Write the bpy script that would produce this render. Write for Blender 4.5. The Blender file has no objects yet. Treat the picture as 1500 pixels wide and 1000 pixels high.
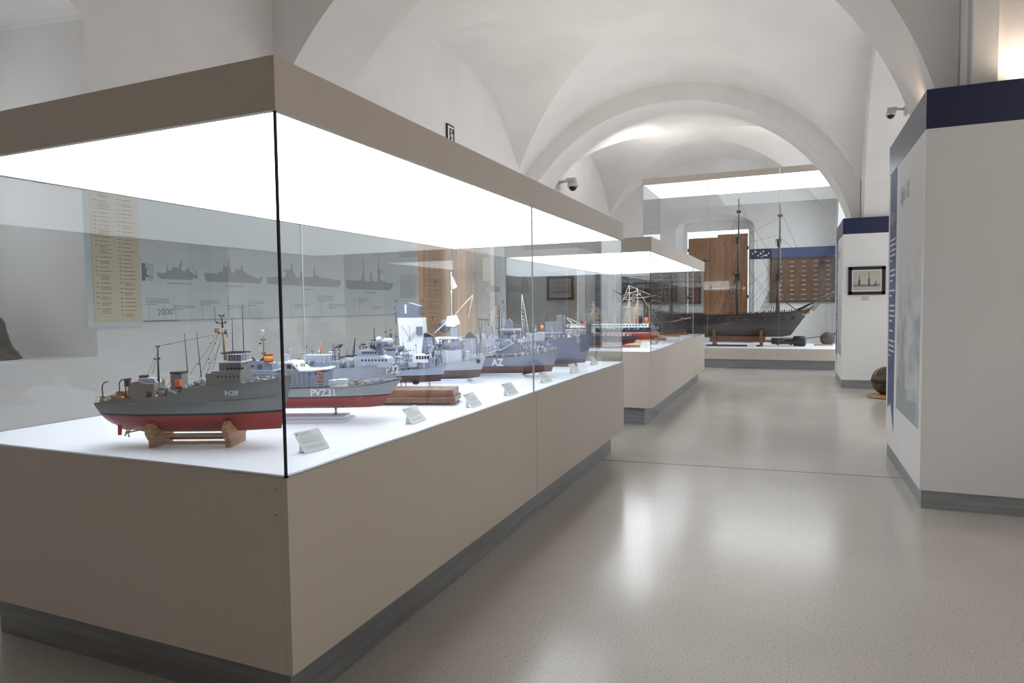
import bpy, math, random
from math import sin, cos, pi, radians as R, sqrt, atan2
from mathutils import Vector as V, Matrix

# ------------------------------------------------------------------ camera
scene = bpy.context.scene
W, H = 1500, 1000
FPX, YAW, PITCH, ROLL, CH = 965.5, .4013, .0512, -.0131, 1.5
_f = V((-sin(YAW)*cos(PITCH), cos(YAW)*cos(PITCH), -sin(PITCH)))
_r0 = V((cos(YAW), sin(YAW), 0)); _u0 = _r0.cross(_f)
_r = _r0*cos(ROLL)+_u0*sin(ROLL); _u = _u0*cos(ROLL)-_r0*sin(ROLL)
O = V((0, 0, CH))
cd = bpy.data.cameras.new('camera'); cam = bpy.data.objects.new('camera', cd)
scene.collection.objects.link(cam)
m = Matrix.Identity(4)
for i in range(3):
    m[i][0], m[i][1], m[i][2], m[i][3] = _r[i], _u[i], -_f[i], O[i]
cam.matrix_world = m
cd.sensor_width = 36; cd.lens = 36*FPX/W; cd.clip_start = .05; cd.clip_end = 200
scene.camera = cam

# ------------------------------------------------------------------ world, exposure, lights
wd = bpy.data.worlds.new('world'); scene.world = wd; wd.use_nodes = True
wd.node_tree.nodes['Background'].inputs[0].default_value = (.8, .88, 1, 1)
wd.node_tree.nodes['Background'].inputs[1].default_value = .5
vs = scene.view_settings
vs.view_transform = 'Standard'; vs.look = 'None'; vs.gamma = 1; vs.exposure = 0.0
try: vs.use_curve_mapping = False
except Exception: pass
PANEL = 3.3        # radiance of the case light panels

def area(name, loc, size, power, col=(1, 1, 1), up=True, rot=None):
    l = bpy.data.lights.new(name, 'AREA'); l.shape = 'RECTANGLE'
    l.size, l.size_y = size; l.energy = power; l.color = col
    o = bpy.data.objects.new(name, l); scene.collection.objects.link(o)
    o.location = loc; o.rotation_euler = rot if rot else ((pi, 0, 0) if up else (0, 0, 0))
    return o
# fluorescent uplights lying on the roofs of the display cases (they wash the vaults)
area('uplight_lamp', (-2.5, 4.2, 2.42), (1.2, 4.0), 20, (1, .93, .86))
area('uplight_lamp', (-2.5, 10.8, 2.42), (1.2, 4.6), 64, (1, .965, .93))
area('uplight_lamp', (-3.0, 17.5, 4.70), (1.0, 1.5), 14, (1, .985, .97))
area('uplight_lamp', (0.3, 17.5, 4.70), (3.0, 1.4), 26, (1, .985, .97))
# unseen fill lamp added behind the viewer to brighten the near bay
area('fill_lamp', (-2.2, -5.0, 3.0), (3, 3), 42, (1, .87, .76))
# daylight from the window recesses of the right-hand wall
area('window_light', (2.60, 10.46, 2.4), (3.8, 4.6), 55, (.95, .97, 1), rot=(0, R(90), 0))
area('window_light', (2.60, 17.9, 2.4), (3.8, 4.2), 170, (.95, .97, 1), rot=(0, R(90), 0))
area('window_light', (2.60, 2.6, 2.4), (3.8, 4.6), 32, (1, .93, .86), rot=(0, R(90), 0))
# small daylight window at the back of the first left recess
area('window_light', (-6.60, 2.55, 2.6), (1.8, 1.3), 16, (.9, .95, 1), rot=(0, R(-90), 0))
area('window_light', (-6.60, 17.9, 2.3), (2.0, 1.8), 30, (.95, .97, 1), rot=(0, R(-90), 0))
def spot(loc, tgt, power, col, ang=110, rad=.05):
    l = bpy.data.lights.new('spot_lamp', 'SPOT'); l.energy = power; l.color = col
    l.spot_size = R(ang); l.spot_blend = .8; l.shadow_soft_size = rad
    o = bpy.data.objects.new('spot_lamp', l); scene.collection.objects.link(o)
    o.location = loc; d = V(tgt)-V(loc); o.rotation_euler = d.to_track_quat('-Z', 'Y').to_euler()
spot((1.02, 6.35, 3.02), (1.0, 6.5, 4.3), 16, (1, .70, .45))
spot((1.55, 5.60, 3.0), (1.58, 5.80, 3.7), 16, (1, .80, .62), 150)
spot((-3.35, 16.55, 4.66), (-4.1, 16.75, 5.5), 80, (1, .98, .95), 130, .15)

# ------------------------------------------------------------------ pixel helpers (1500x1000 frame -> point of the place)
def ray(x, y): return _f+_r*((x-750)/FPX)-_u*((y-500)/FPX)
def at_z(x, y, z): d = ray(x, y); return O+d*((z-CH)/d.z)
def at_x(x, y, X): d = ray(x, y); return O+d*(X/d.x)
def at_y(x, y, Y): d = ray(x, y); return O+d*(Y/d.y)

# ------------------------------------------------------------------ materials
def mat(name, col, rough=.6, metal=0, emit=None, es=1, spec=None):
    m = bpy.data.materials.new(name); m.use_nodes = True
    b = m.node_tree.nodes['Principled BSDF']
    b.inputs['Base Color'].default_value = (*col, 1); b.inputs['Roughness'].default_value = rough
    b.inputs['Metallic'].default_value = metal
    if spec is not None: b.inputs['Specular IOR Level'].default_value = spec
    if emit: b.inputs['Emission Color'].default_value = (*emit, 1); b.inputs['Emission Strength'].default_value = es
    return m
def nodes(m): return m.node_tree.nodes, m.node_tree.links, m.node_tree.nodes['Principled BSDF']
def noisy(m, c1, c2, scale=5, detail=4, lo=.35, hi=.65, stretch=None, bump=0, bscale=None):
    n, l, b = nodes(m)
    tc = n.new('ShaderNodeTexCoord'); mp = n.new('ShaderNodeMapping'); l.new(tc.outputs['Object'], mp.inputs[0])
    if stretch: mp.inputs['Scale'].default_value = stretch
    t = n.new('ShaderNodeTexNoise'); t.inputs['Scale'].default_value = scale; t.inputs['Detail'].default_value = detail
    l.new(mp.outputs[0], t.inputs['Vector'])
    r = n.new('ShaderNodeValToRGB'); r.color_ramp.elements[0].position = lo; r.color_ramp.elements[1].position = hi
    r.color_ramp.elements[0].color = (*c1, 1); r.color_ramp.elements[1].color = (*c2, 1)
    l.new(t.outputs['Fac'], r.inputs[0]); l.new(r.outputs[0], b.inputs['Base Color'])
    if bump:
        t2 = n.new('ShaderNodeTexNoise'); t2.inputs['Scale'].default_value = bscale or scale*4; t2.inputs['Detail'].default_value = 3
        l.new(mp.outputs[0], t2.inputs['Vector'])
        bp = n.new('ShaderNodeBump'); bp.inputs['Strength'].default_value = bump; bp.inputs['Distance'].default_value = .02
        l.new(t2.outputs['Fac'], bp.inputs['Height']); l.new(bp.outputs[0], b.inputs['Normal'])
    return m
M = {}
M['plaster'] = noisy(mat('plaster', (.8, .8, .8), .9, spec=.2), (.75, .735, .72), (.80, .785, .77), 1.2, 5, bump=.12, bscale=2.5)
M['cabinet'] = noisy(mat('cabinet_laminate', (.6, .55, .5), .45), (.605, .545, .48), (.635, .575, .51), .8, 3)
M['plinth'] = noisy(mat('brushed_plinth', (.3, .32, .33), .38, .5), (.26, .275, .29), (.34, .355, .37), 6, 4, stretch=(.3, .3, 6))
M['case_floor'] = mat('white_case_floor', (.80, .83, .88), .35)
M['panel_light'] = mat('diffuser_panel', (.9, .9, .9), .6, emit=(.93, .97, 1), es=PANEL)
M['panel_dim'] = mat('case_ceiling_film', (.85, .9, .95), .3, emit=(.93, .97, 1), es=.75)
M['seal'] = mat('dark_silicone_seal', (.012, .013, .02), .4)
M['seam'] = mat('grey_glass_seam', (.42, .47, .49), .3)
M['dark_line'] = mat('dark_joint', (.08, .07, .06), .7)
M['white'] = mat('white_board', (.80, .80, .80), .5)
M['panel_white'] = noisy(mat('panel_white', (.78, .78, .77), .5), (.76, .755, .745), (.80, .795, .785), 1, 2)
M['navy'] = mat('navy_band', (.009, .013, .060), .35)
M['ribbon'] = mat('blue_ribbon', (.065, .085, .22), .5)
M['print_white'] = mat('print_white', (.75, .78, .82), .6)
M['print_grey'] = mat('print_grey', (.20, .22, .23), .7)
M['print_mid'] = mat('print_mid_grey', (.36, .385, .40), .7)
M['print_light'] = mat('print_pale_grey', (.52, .56, .58), .7)
M['print_brown'] = mat('print_red_brown', (.30, .17, .12), .7)
M['info'] = noisy(mat('info_panel', (.5, .6, .6), .6), (.60, .66, .66), (.64, .70, .70), .7, 2)
M['beige'] = mat('beige_list', (.66, .58, .43), .6)
M['card'] = mat('card_paper', (.72, .74, .74), .5)
M['black'] = mat('black_paint', (.01, .01, .012), .4)
M['dark'] = mat('dark_grey_paint', (.05, .055, .065), .5)
M['gunmetal'] = mat('gunmetal', (.10, .11, .13), .4, .4)
M['grey'] = noisy(mat('warship_grey', (.3, .3, .3), .5), (.235, .25, .255), (.275, .29, .295), 30, 3)
M['grey_blue'] = mat('blue_grey_paint', (.27, .31, .42), .45)
M['grey_pale'] = mat('pale_grey_paint', (.40, .44, .53), .45)
M['grey_mid'] = mat('mid_grey_paint', (.17, .19, .26), .5)
M['deck'] = mat('deck_grey', (.22, .24, .26), .7)
M['deck_wood'] = noisy(mat('deck_planks', (.5, .35, .2), .6), (.42, .27, .15), (.58, .42, .27), 60, 2, stretch=(.1, 4, 1))
M['model_white'] = mat('model_white', (.78, .80, .84), .4)
M['orange'] = mat('orange_red_paint', (.75, .20, .06), .5)
M['red'] = mat('red_paint', (.42, .03, .03), .5)
M['yellow'] = mat('flag_yellow', (.85, .55, .08), .6)
M['flag_red'] = mat('flag_red', (.60, .05, .03), .6)
M['brass'] = mat('dull_brass', (.50, .33, .16), .4, .6)
M['rope'] = mat('rigging_cord', (.10, .085, .07), .8)
M['rope_pale'] = mat('pale_cord', (.55, .50, .42), .8)
M['pale_wood'] = noisy(mat('pale_spar_wood', (.6, .4, .25), .5), (.52, .36, .22), (.68, .52, .36), 40, 3)
M['stand_wood'] = noisy(mat('stand_wood', (.45, .25, .12), .45), (.32, .16, .075), (.50, .29, .15), 18, 4, stretch=(1, 1, 4))
M['base_wood'] = noisy(mat('mahogany_base', (.3, .1, .05), .35), (.13, .05, .025), (.27, .12, .06), 10, 4, stretch=(.4, 4, 4))
M['dark_wood'] = noisy(mat('dark_ship_wood', (.06, .04, .03), .5), (.030, .022, .018), (.075, .052, .038), 20, 4)
M['bronze'] = noisy(mat('bell_bronze', (.1, .08, .06), .42, .7), (.07, .058, .048), (.16, .125, .095), 14, 5)
M['mine'] = noisy(mat('tarred_wood', (.05, .04, .03), .5), (.022, .016, .012), (.11, .065, .04), 9, 5)
M['acrylic'] = mat('clear_acrylic', (.72, .76, .86), .12)
M['steel'] = mat('polished_steel', (.55, .57, .6), .25, .8)
M['photo_sepia'] = noisy(mat('old_photograph', (.5, .45, .4), .4), (.46, .41, .36), (.52, .47, .42), 3, 2)
M['cctv'] = mat('camera_housing', (.60, .60, .60), .4)
M['sky_pane'] = mat('window_daylight', (.8, .9, 1), .5, emit=(.92, .96, 1), es=1.6)
M['brick'] = mat('pale_brick', (.45, .33, .26), .8)

def wood_boards(name, a, b, width, axis):
    """vertical boards with knots; board joints every `width` along the object axis."""
    m = mat(name, a, .55); n, l, bs = nodes(m)
    tc = n.new('ShaderNodeTexCoord'); sp = n.new('ShaderNodeSeparateXYZ'); l.new(tc.outputs['Object'], sp.inputs[0])
    mp = n.new('ShaderNodeMapping'); l.new(tc.outputs['Object'], mp.inputs[0]); mp.inputs['Scale'].default_value = (6, 6, .7)
    t = n.new('ShaderNodeTexNoise'); t.inputs['Scale'].default_value = 2.4; t.inputs['Detail'].default_value = 6; t.inputs['Distortion'].default_value = .8
    l.new(mp.outputs[0], t.inputs['Vector'])
    r = n.new('ShaderNodeValToRGB'); r.color_ramp.elements[0].position = .3; r.color_ramp.elements[1].position = .7
    r.color_ramp.elements[0].color = (*a, 1); r.color_ramp.elements[1].color = (*b, 1); l.new(t.outputs['Fac'], r.inputs[0])
    dv = n.new('ShaderNodeMath'); dv.operation = 'DIVIDE'; dv.inputs[1].default_value = width; l.new(sp.outputs[axis], dv.inputs[0])
    fr = n.new('ShaderNodeMath'); fr.operation = 'FRACT'; l.new(dv.outputs[0], fr.inputs[0])
    lt = n.new('ShaderNodeMath'); lt.operation = 'LESS_THAN'; lt.inputs[1].default_value = .035; l.new(fr.outputs[0], lt.inputs[0])
    fl = n.new('ShaderNodeMath'); fl.operation = 'FLOOR'; l.new(dv.outputs[0], fl.inputs[0])
    wn = n.new('ShaderNodeTexWhiteNoise'); wn.noise_dimensions = '1D'; l.new(fl.outputs[0], wn.inputs['W'])
    hs = n.new('ShaderNodeHueSaturation'); l.new(r.outputs[0], hs.inputs['Color'])
    ma = n.new('ShaderNodeMapRange'); ma.inputs['To Min'].default_value = .8; ma.inputs['To Max'].default_value = 1.15; l.new(wn.outputs[0], ma.inputs[0]); l.new(ma.outputs[0], hs.inputs['Value'])
    vo = n.new('ShaderNodeTexVoronoi'); vo.inputs['Scale'].default_value = 1.0; mp2 = n.new('ShaderNodeMapping'); mp2.inputs['Scale'].default_value = (5, 5, 2.6); l.new(tc.outputs['Object'], mp2.inputs[0]); l.new(mp2.outputs[0], vo.inputs['Vector'])
    kn = n.new('ShaderNodeMath'); kn.operation = 'LESS_THAN'; kn.inputs[1].default_value = .10; l.new(vo.outputs['Distance'], kn.inputs[0])
    mx0 = n.new('ShaderNodeMath'); mx0.operation = 'MAXIMUM'; l.new(kn.outputs[0], mx0.inputs[0]); l.new(lt.outputs[0], mx0.inputs[1])
    mx = n.new('ShaderNodeMix'); mx.data_type = 'RGBA'; l.new(mx0.outputs[0], mx.inputs[0]); l.new(hs.outputs[0], mx.inputs[6]); mx.inputs[7].default_value = (a[0]*.35, a[1]*.3, a[2]*.25, 1)
    l.new(mx.outputs[2], bs.inputs['Base Color']); return m
M['pine'] = wood_boards('pine_boards', (.68, .40, .22), (.82, .56, .35), .20, 1)
M['old_door'] = wood_boards('aged_door_boards', (.26, .12, .055), (.40, .20, .095), .23, 0)
M['board_brown'] = noisy(mat('name_board_wood', (.12, .06, .03), .45), (.10, .052, .030), (.19, .10, .058), 8, 5, stretch=(5, 1, .6))

def floor_mat():
    m = mat('terrazzo', (.5, .47, .43), .2, spec=.7); n, l, b = nodes(m)
    tc = n.new('ShaderNodeTexCoord')
    t = n.new('ShaderNodeTexNoise'); t.inputs['Scale'].default_value = 120; t.inputs['Detail'].default_value = 2; l.new(tc.outputs['Object'], t.inputs['Vector'])
    r = n.new('ShaderNodeValToRGB'); e = r.color_ramp.elements
    e[0].position = .30; e[0].color = (.30, .26, .22, 1); e[1].position = .60; e[1].color = (.61, .572, .525, 1)
    x = e.new(.40); x.color = (.55, .512, .462, 1); l.new(t.outputs['Fac'], r.inputs[0])
    t2 = n.new('ShaderNodeTexNoise'); t2.inputs['Scale'].default_value = .7; t2.inputs['Detail'].default_value = 4; l.new(tc.outputs['Object'], t2.inputs['Vector'])
    r2 = n.new('ShaderNodeValToRGB'); r2.color_ramp.elements[0].color = (.86, .85, .84, 1); r2.color_ramp.elements[1].color = (1.02, 1.02, 1.02, 1)
    r2.color_ramp.elements[0].position = .3; r2.color_ramp.elements[1].position = .7; l.new(t2.outputs['Fac'], r2.inputs[0])
    mx = n.new('ShaderNodeMix'); mx.data_type = 'RGBA'; mx.blend_type = 'MULTIPLY'; mx.inputs[0].default_value = 1
    l.new(r.outputs[0], mx.inputs[6]); l.new(r2.outputs[0], mx.inputs[7])
    # casting joints of the slabs
    mp = n.new('ShaderNodeMapping'); l.new(tc.outputs['Object'], mp.inputs[0])
    br = n.new('ShaderNodeTexBrick'); br.offset = 0; br.inputs['Scale'].default_value = 1
    br.inputs['Brick Width'].default_value = 1.25; br.inputs['Row Height'].default_value = 1.25
    br.inputs['Mortar Size'].default_value = .0022; br.inputs['Mortar Smooth'].default_value = .1
    br.inputs['Color1'].default_value = br.inputs['Color2'].default_value = (1, 1, 1, 1); br.inputs['Mortar'].default_value = (.93, .925, .92, 1)
    l.new(mp.outputs[0], br.inputs['Vector'])
    mx2 = n.new('ShaderNodeMix'); mx2.data_type = 'RGBA'; mx2.blend_type = 'MULTIPLY'; mx2.inputs[0].default_value = 1
    l.new(mx.outputs[2], mx2.inputs[6]); l.new(br.outputs[0], mx2.inputs[7]); l.new(mx2.outputs[2], b.inputs['Base Color'])
    mr = n.new('ShaderNodeMapRange'); mr.inputs['To Min'].default_value = .13; mr.inputs['To Max'].default_value = .23
    l.new(t2.outputs['Fac'], mr.inputs[0]); l.new(mr.outputs[0], b.inputs['Roughness'])
    return m
M['floor'] = floor_mat()

def glass_mat(name, tint):
    m = bpy.data.materials.new(name); m.use_nodes = True; n = m.node_tree.nodes; l = m.node_tree.links
    n.remove(n['Principled BSDF']); out = n['Material Output']
    g = n.new('ShaderNodeNewGeometry'); dt = n.new('ShaderNodeVectorMath'); dt.operation = 'DOT_PRODUCT'
    l.new(g.outputs['Incoming'], dt.inputs[0]); l.new(g.outputs['Normal'], dt.inputs[1])
    ab = n.new('ShaderNodeMath'); ab.operation = 'ABSOLUTE'; l.new(dt.outputs['Value'], ab.inputs[0])
    s = n.new('ShaderNodeMath'); s.operation = 'SUBTRACT'; s.inputs[0].default_value = 1; l.new(ab.outputs[0], s.inputs[1])
    p = n.new('ShaderNodeMath'); p.operation = 'POWER'; p.inputs[1].default_value = 5; l.new(s.outputs[0], p.inputs[0])
    ma = n.new('ShaderNodeMath'); ma.operation = 'MULTIPLY_ADD'; ma.inputs[1].default_value = .96; ma.inputs[2].default_value = .04; ma.use_clamp = True; l.new(p.outputs[0], ma.inputs[0])
    t = n.new('ShaderNodeBsdfTransparent'); t.inputs[0].default_value = (*tint, 1)
    gl = n.new('ShaderNodeBsdfGlossy'); gl.inputs['Roughness'].default_value = 0
    mx = n.new('ShaderNodeMixShader'); l.new(ma.outputs[0], mx.inputs[0]); l.new(t.outputs[0], mx.inputs[1]); l.new(gl.outputs[0], mx.inputs[2]); l.new(mx.outputs[0], out.inputs[0])
    return m
M['glass'] = glass_mat('case_glass', (.978, .989, .996))

_hm = {}
def hull_mat(name, low, up, wl, stripe=.012, sc=(.015, .016, .02), top=None, topz=None):
    """hull paint: anti-fouling below the waterline, a dark boot stripe, topsides above."""
    m = mat(name, up, .42); n, l, b = nodes(m)
    tc = n.new('ShaderNodeTexCoord'); sp = n.new('ShaderNodeSeparateXYZ'); l.new(tc.outputs['Object'], sp.inputs[0])
    def lt(v, src):
        q = n.new('ShaderNodeMath'); q.operation = 'GREATER_THAN'; q.inputs[1].default_value = v; l.new(src, q.inputs[0]); return q.outputs[0]
    def mixc(f, a, bb):
        x = n.new('ShaderNodeMix'); x.data_type = 'RGBA'; l.new(f, x.inputs[0])
        for s, c in ((6, a), (7, bb)):
            if isinstance(c, tuple): x.inputs[s].default_value = (*c, 1)
            else: l.new(c, x.inputs[s])
        return x.outputs[2]
    t = n.new('ShaderNodeTexNoise'); t.inputs['Scale'].default_value = 14; t.inputs['Detail'].default_value = 5; l.new(tc.outputs['Object'], t.inputs['Vector'])
    lo = mixc(t.outputs['Fac'], tuple(c*.75 for c in low), tuple(min(1, c*1.3) for c in low))
    hi = mixc(t.outputs['Fac'], tuple(c*.9 for c in up), tuple(min(1, c*1.1) for c in up))
    c = mixc(lt(wl, sp.outputs[2]), lo, sc); c = mixc(lt(wl+stripe, sp.outputs[2]), c, hi)
    if top: c = mixc(lt(topz, sp.outputs[2]), c, top)
    l.new(c, b.inputs['Base Color']); return m

# ------------------------------------------------------------------ mesh builder
class MB:
    def __init__(s): s.v = []; s.f = []; s.sm = []
    def add(s, vs_, fs, smooth=False):
        k = len(s.v); s.v += [tuple(p) for p in vs_]; s.f += [tuple(i+k for i in f) for f in fs]; s.sm += [smooth]*len(fs); return s
    def box(s, a, b):
        x0, y0, z0 = (min(a[i], b[i]) for i in range(3)); x1, y1, z1 = (max(a[i], b[i]) for i in range(3))
        return s.add([(x0, y0, z0), (x1, y0, z0), (x1, y1, z0), (x0, y1, z0), (x0, y0, z1), (x1, y0, z1), (x1, y1, z1), (x0, y1, z1)],
                     [(0, 3, 2, 1), (4, 5, 6, 7), (0, 1, 5, 4), (1, 2, 6, 5), (2, 3, 7, 6), (3, 0, 4, 7)])
    def prism(s, pts, axis, a, b):
        """polygon pts (2D) extruded along axis (0/1/2) from a to b"""
        def P(p, c):
            q = [p[0], p[1]]; q.insert(axis, c); return q
        n = len(pts)
        return s.add([P(p, a) for p in pts]+[P(p, b) for p in pts],
                     [tuple(range(n))[::-1], tuple(range(n, 2*n))]+[(i, (i+1) % n, n+(i+1) % n, n+i) for i in range(n)])
    def tube(s, p0, p1, r0, r1=None, n=8, caps=True):
        r1 = r0 if r1 is None else r1; p0, p1 = V(p0), V(p1); d = (p1-p0)
        if d.length < 1e-6: return s
        d.normalize(); a = d.cross(V((0, 0, 1)) if abs(d.z) < .9 else V((1, 0, 0))).normalized(); b = d.cross(a)
        vs_ = [p+(a*cos(t)+b*sin(t))*r for p, r in ((p0, r0), (p1, r1)) for t in [2*pi*i/n for i in range(n)]]
        s.add(vs_, [(i, (i+1) % n, n+(i+1) % n, n+i) for i in range(n)], True)
        if caps: s.add(vs_, [tuple(range(n))[::-1], tuple(range(n, 2*n))])
        return s
    def path(s, pts, r, n=6):
        for a, b in zip(pts, pts[1:]): s.tube(a, b, r, n=n)
        return s
    def lathe(s, prof, c=(0, 0, 0), n=24, axis=2, smooth=True):
        c = V(c); vs_ = []
        for r, z in prof:
            for i in range(n):
                t = 2*pi*i/n; q = [r*cos(t), r*sin(t)]; q.insert(axis, z) if axis != 2 else q.append(z)
                vs_.append(c+V(q))
        k = len(prof)
        fs = [(j*n+i, j*n+(i+1) % n, (j+1)*n+(i+1) % n, (j+1)*n+i) for j in range(k-1) for i in range(n)]
        s.add(vs_, fs, smooth); s.add(vs_, [tuple(range(n))[::-1], tuple((k-1)*n+i for i in range(n))]); return s
    def ball(s, c, r, n=12, sz=1):
        return s.lathe([(max(1e-4, r*sin(t)), -r*sz*cos(t)) for t in [pi*i/(n//2+2) for i in range(n//2+3)]], c, n)
    def build(s, name, m, parent=None, bevel=0):
        me = bpy.data.meshes.new(name); me.from_pydata(s.v, [], s.f); me.validate()
        for p, q in zip(me.polygons, s.sm): p.use_smooth = q
        import bmesh
        bm = bmesh.new(); bm.from_mesh(me); bmesh.ops.remove_doubles(bm, verts=bm.verts, dist=1e-6) if len(bm.verts) < 60000 else None
        bmesh.ops.recalc_face_normals(bm, faces=bm.faces); bm.to_mesh(me); bm.free()
        o = bpy.data.objects.new(name, me); scene.collection.objects.link(o); me.materials.append(M[m] if isinstance(m, str) else m)
        if parent: o.parent = parent
        if bevel:
            b = o.modifiers.new('bevel', 'BEVEL'); b.width = bevel; b.segments = 2; b.limit_method = 'ANGLE'
        return o
def thing(name, label, cat, loc=(0, 0, 0), rz=0, group=None):
    o = bpy.data.objects.new(name, None); scene.collection.objects.link(o); o.empty_display_size = .1
    o.location = loc; o.rotation_euler = (0, 0, rz); o['label'] = label; o['category'] = cat
    if group: o['group'] = group
    return o
def tag(o, label, cat, group=None):
    o['label'] = label; o['category'] = cat
    if group: o['group'] = group
    return o
def struct(o, label=None):
    o['kind'] = 'structure'
    if label: o['label'] = label
    return o
def text(name, s, size, m, parent, loc, rot, depth=.001, shear=0, width=None):
    c = bpy.data.curves.new(name, 'FONT'); c.body = s; c.size = size; c.extrude = depth; c.shear = shear; c.offset = size*.02 if name == 'hull_number' else 0; c.align_x = 'CENTER'; c.align_y = 'CENTER'
    o = bpy.data.objects.new(name, c); scene.collection.objects.link(o); bpy.context.view_layer.update()
    me = bpy.data.meshes.new_from_object(o.evaluated_get(bpy.context.evaluated_depsgraph_get())); bpy.data.objects.remove(o)
    if width:
        w = max(v.co.x for v in me.vertices)-min(v.co.x for v in me.vertices)
        for v in me.vertices: v.co.x *= width/w
    o = bpy.data.objects.new(name, me); scene.collection.objects.link(o); me.materials.clear(); me.materials.append(M[m]); o.parent = parent
    o.location = loc; o.rotation_euler = rot; return o

# ------------------------------------------------------------------ the room
XL, XR, XC, ZC, RV, RA = -5.42, 1.15, -2.36, 2.11, 3.85, 3.5
YE, YB, TOP = 21.2, -8.4, 6.5
BAYS = [(-8.45, -1.75), (-.73, 5.97), (6.99, 13.69), (14.68, 21.38)]
struct(MB().box((-8.5, YB-.3, -.12), (4, YE+1.4, 0)).build('floor', 'floor'))
a, b = at_z(893, 674, 0), at_z(1320, 700, 0); dd = (b-a).normalized(); a -= dd*.9; b += dd*.1; nn = V((-dd.y, dd.x, 0))*.004
struct(MB().prism([tuple((a-nn).xy), tuple((b-nn).xy), tuple((b+nn).xy), tuple((a+nn).xy)], 2, -.01, .0012).build('trim_1', 'dark_line'))

def wall(name, X, thick, openings, y0=YB, y1=YE, depth=1.2, splay=.12):
    """side wall at x = X with arched openings (ya, yb, sill, spring, rise); thick>0 grows outwards; reveals run back by depth."""
    mb = MB(); sgn = -1 if thick < 0 else 1; cur = y0; q = []
    def quad(ya, yb, z0a, z1a, z0b=None, z1b=None):
        z0b = z0a if z0b is None else z0b; z1b = z1a if z1b is None else z1b
        mb.add([(X, ya, z0a), (X, yb, z0b), (X, yb, z1b), (X, ya, z1a)], [(0, 1, 2, 3)])
    for (ya, yb, sill, sp, rise) in openings:
        quad(cur, ya, 0, TOP)
        if sill > 0: quad(ya, yb, 0, sill)
        N = 20; c = (ya+yb)/2; h = (yb-ya)/2
        arc = [(c-h*cos(pi*i/N), sp+rise*sin(pi*i/N)) for i in range(N+1)]
        for p, r in zip(arc, arc[1:]): mb.add([(X, p[0], p[1]), (X, r[0], r[1]), (X, r[0], TOP), (X, p[0], TOP)], [(0, 1, 2, 3)])
        out = [(ya, sill)]+arc+[(yb, sill)]
        XB = X+sgn*depth
        def inner(p): return (XB, c+(p[0]-c)*(1-splay), p[1])
        for i in range(len(out)):
            p, r = out[i], out[(i+1) % len(out)]
            if i == len(out)-1 and sill <= 0: continue
            mb.add([(X, *p), (X, *r), inner(r), inner(p)], [(0, 1, 2, 3)])
        ip = [inner(p) for p in out]; mb.add(ip, [tuple(range(len(ip)))])
        cur = yb
    quad(cur, y1, 0, TOP)
    return struct(mb.build(name, 'plaster'))
wall('wall_left', XL, -1, [(-4.5, -2.3, 1.1, 3.5, .5), (1.45, 3.77, 1.13, 3.93, .25), (9.02, 11.72, 1.0, 3.3, .6), (16.6, 19.2, 1.0, 3.3, .6)], depth=1.25, splay=.18)
wall('wall_right', XR, 1, [(0.0, 5.75, .0, 3.7, 1.6), (7.9, 13.08, .0, 2.7, 2.95), (15.4, 20.4, .0, 2.7, 2.95)], depth=1.5, splay=.0)
struct(MB().box((XR+.02, 5.68, 2.9), (XR+.17, 5.749, 4.6)).build('trim_5', 'plaster'))
struct(MB().box((-8, YB-.3, 0), (4, YB, TOP)).build('wall_back', 'plaster'))
# end wall with the arched door recess
dx0, dx1, dzs, drise = -3.36, -1.05, 3.85, .42
mb = MB(); Y = YE
def eq(x0, x1, z0, z1): mb.add([(x0, Y, z0), (x1, Y, z0), (x1, Y, z1), (x0, Y, z1)], [(0, 1, 2, 3)])
eq(-8, dx0, 0, TOP); eq(dx1, 4, 0, TOP)
N = 16; cx, hx = (dx0+dx1)/2, (dx1-dx0)/2
arc = [(cx-hx*cos(pi*i/N), dzs+drise*sin(pi*i/N)) for i in range(N+1)]
for p, r in zip(arc, arc[1:]): mb.add([(p[0], Y, p[1]), (r[0], Y, r[1]), (r[0], Y, TOP), (p[0], Y, TOP)], [(0, 1, 2, 3)])
out = [(dx0, 0)]+arc+[(dx1, 0)]; YD = Y+.55
ox0, ox1, oz = -3.12, -1.18, 3.83
def inn(p): return (ox0-.06 if p[0] < ox0 else (ox1+.06 if p[0] > ox1 else p[0]), YD, min(p[1], 4.1))
for p, r in zip(out, out[1:]): mb.add([(p[0], Y, p[1]), (r[0], Y, r[1]), inn(r), inn(p)], [(0, 1, 2, 3)])
mb.box((dx0-.3, YD, 0), (ox0, YD+.1, 4.6)); mb.box((ox1, YD, 0), (dx1+.3, YD+.1, 4.6)); mb.box((ox0, YD, oz), (ox1, YD+.1, 4.6))
struct(mb.build('wall_end', 'plaster'))
struct(MB().box((ox0, YD+.09, 0), (ox1, YD+.12, oz)).build('window_1', 'sky_pane'))

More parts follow.
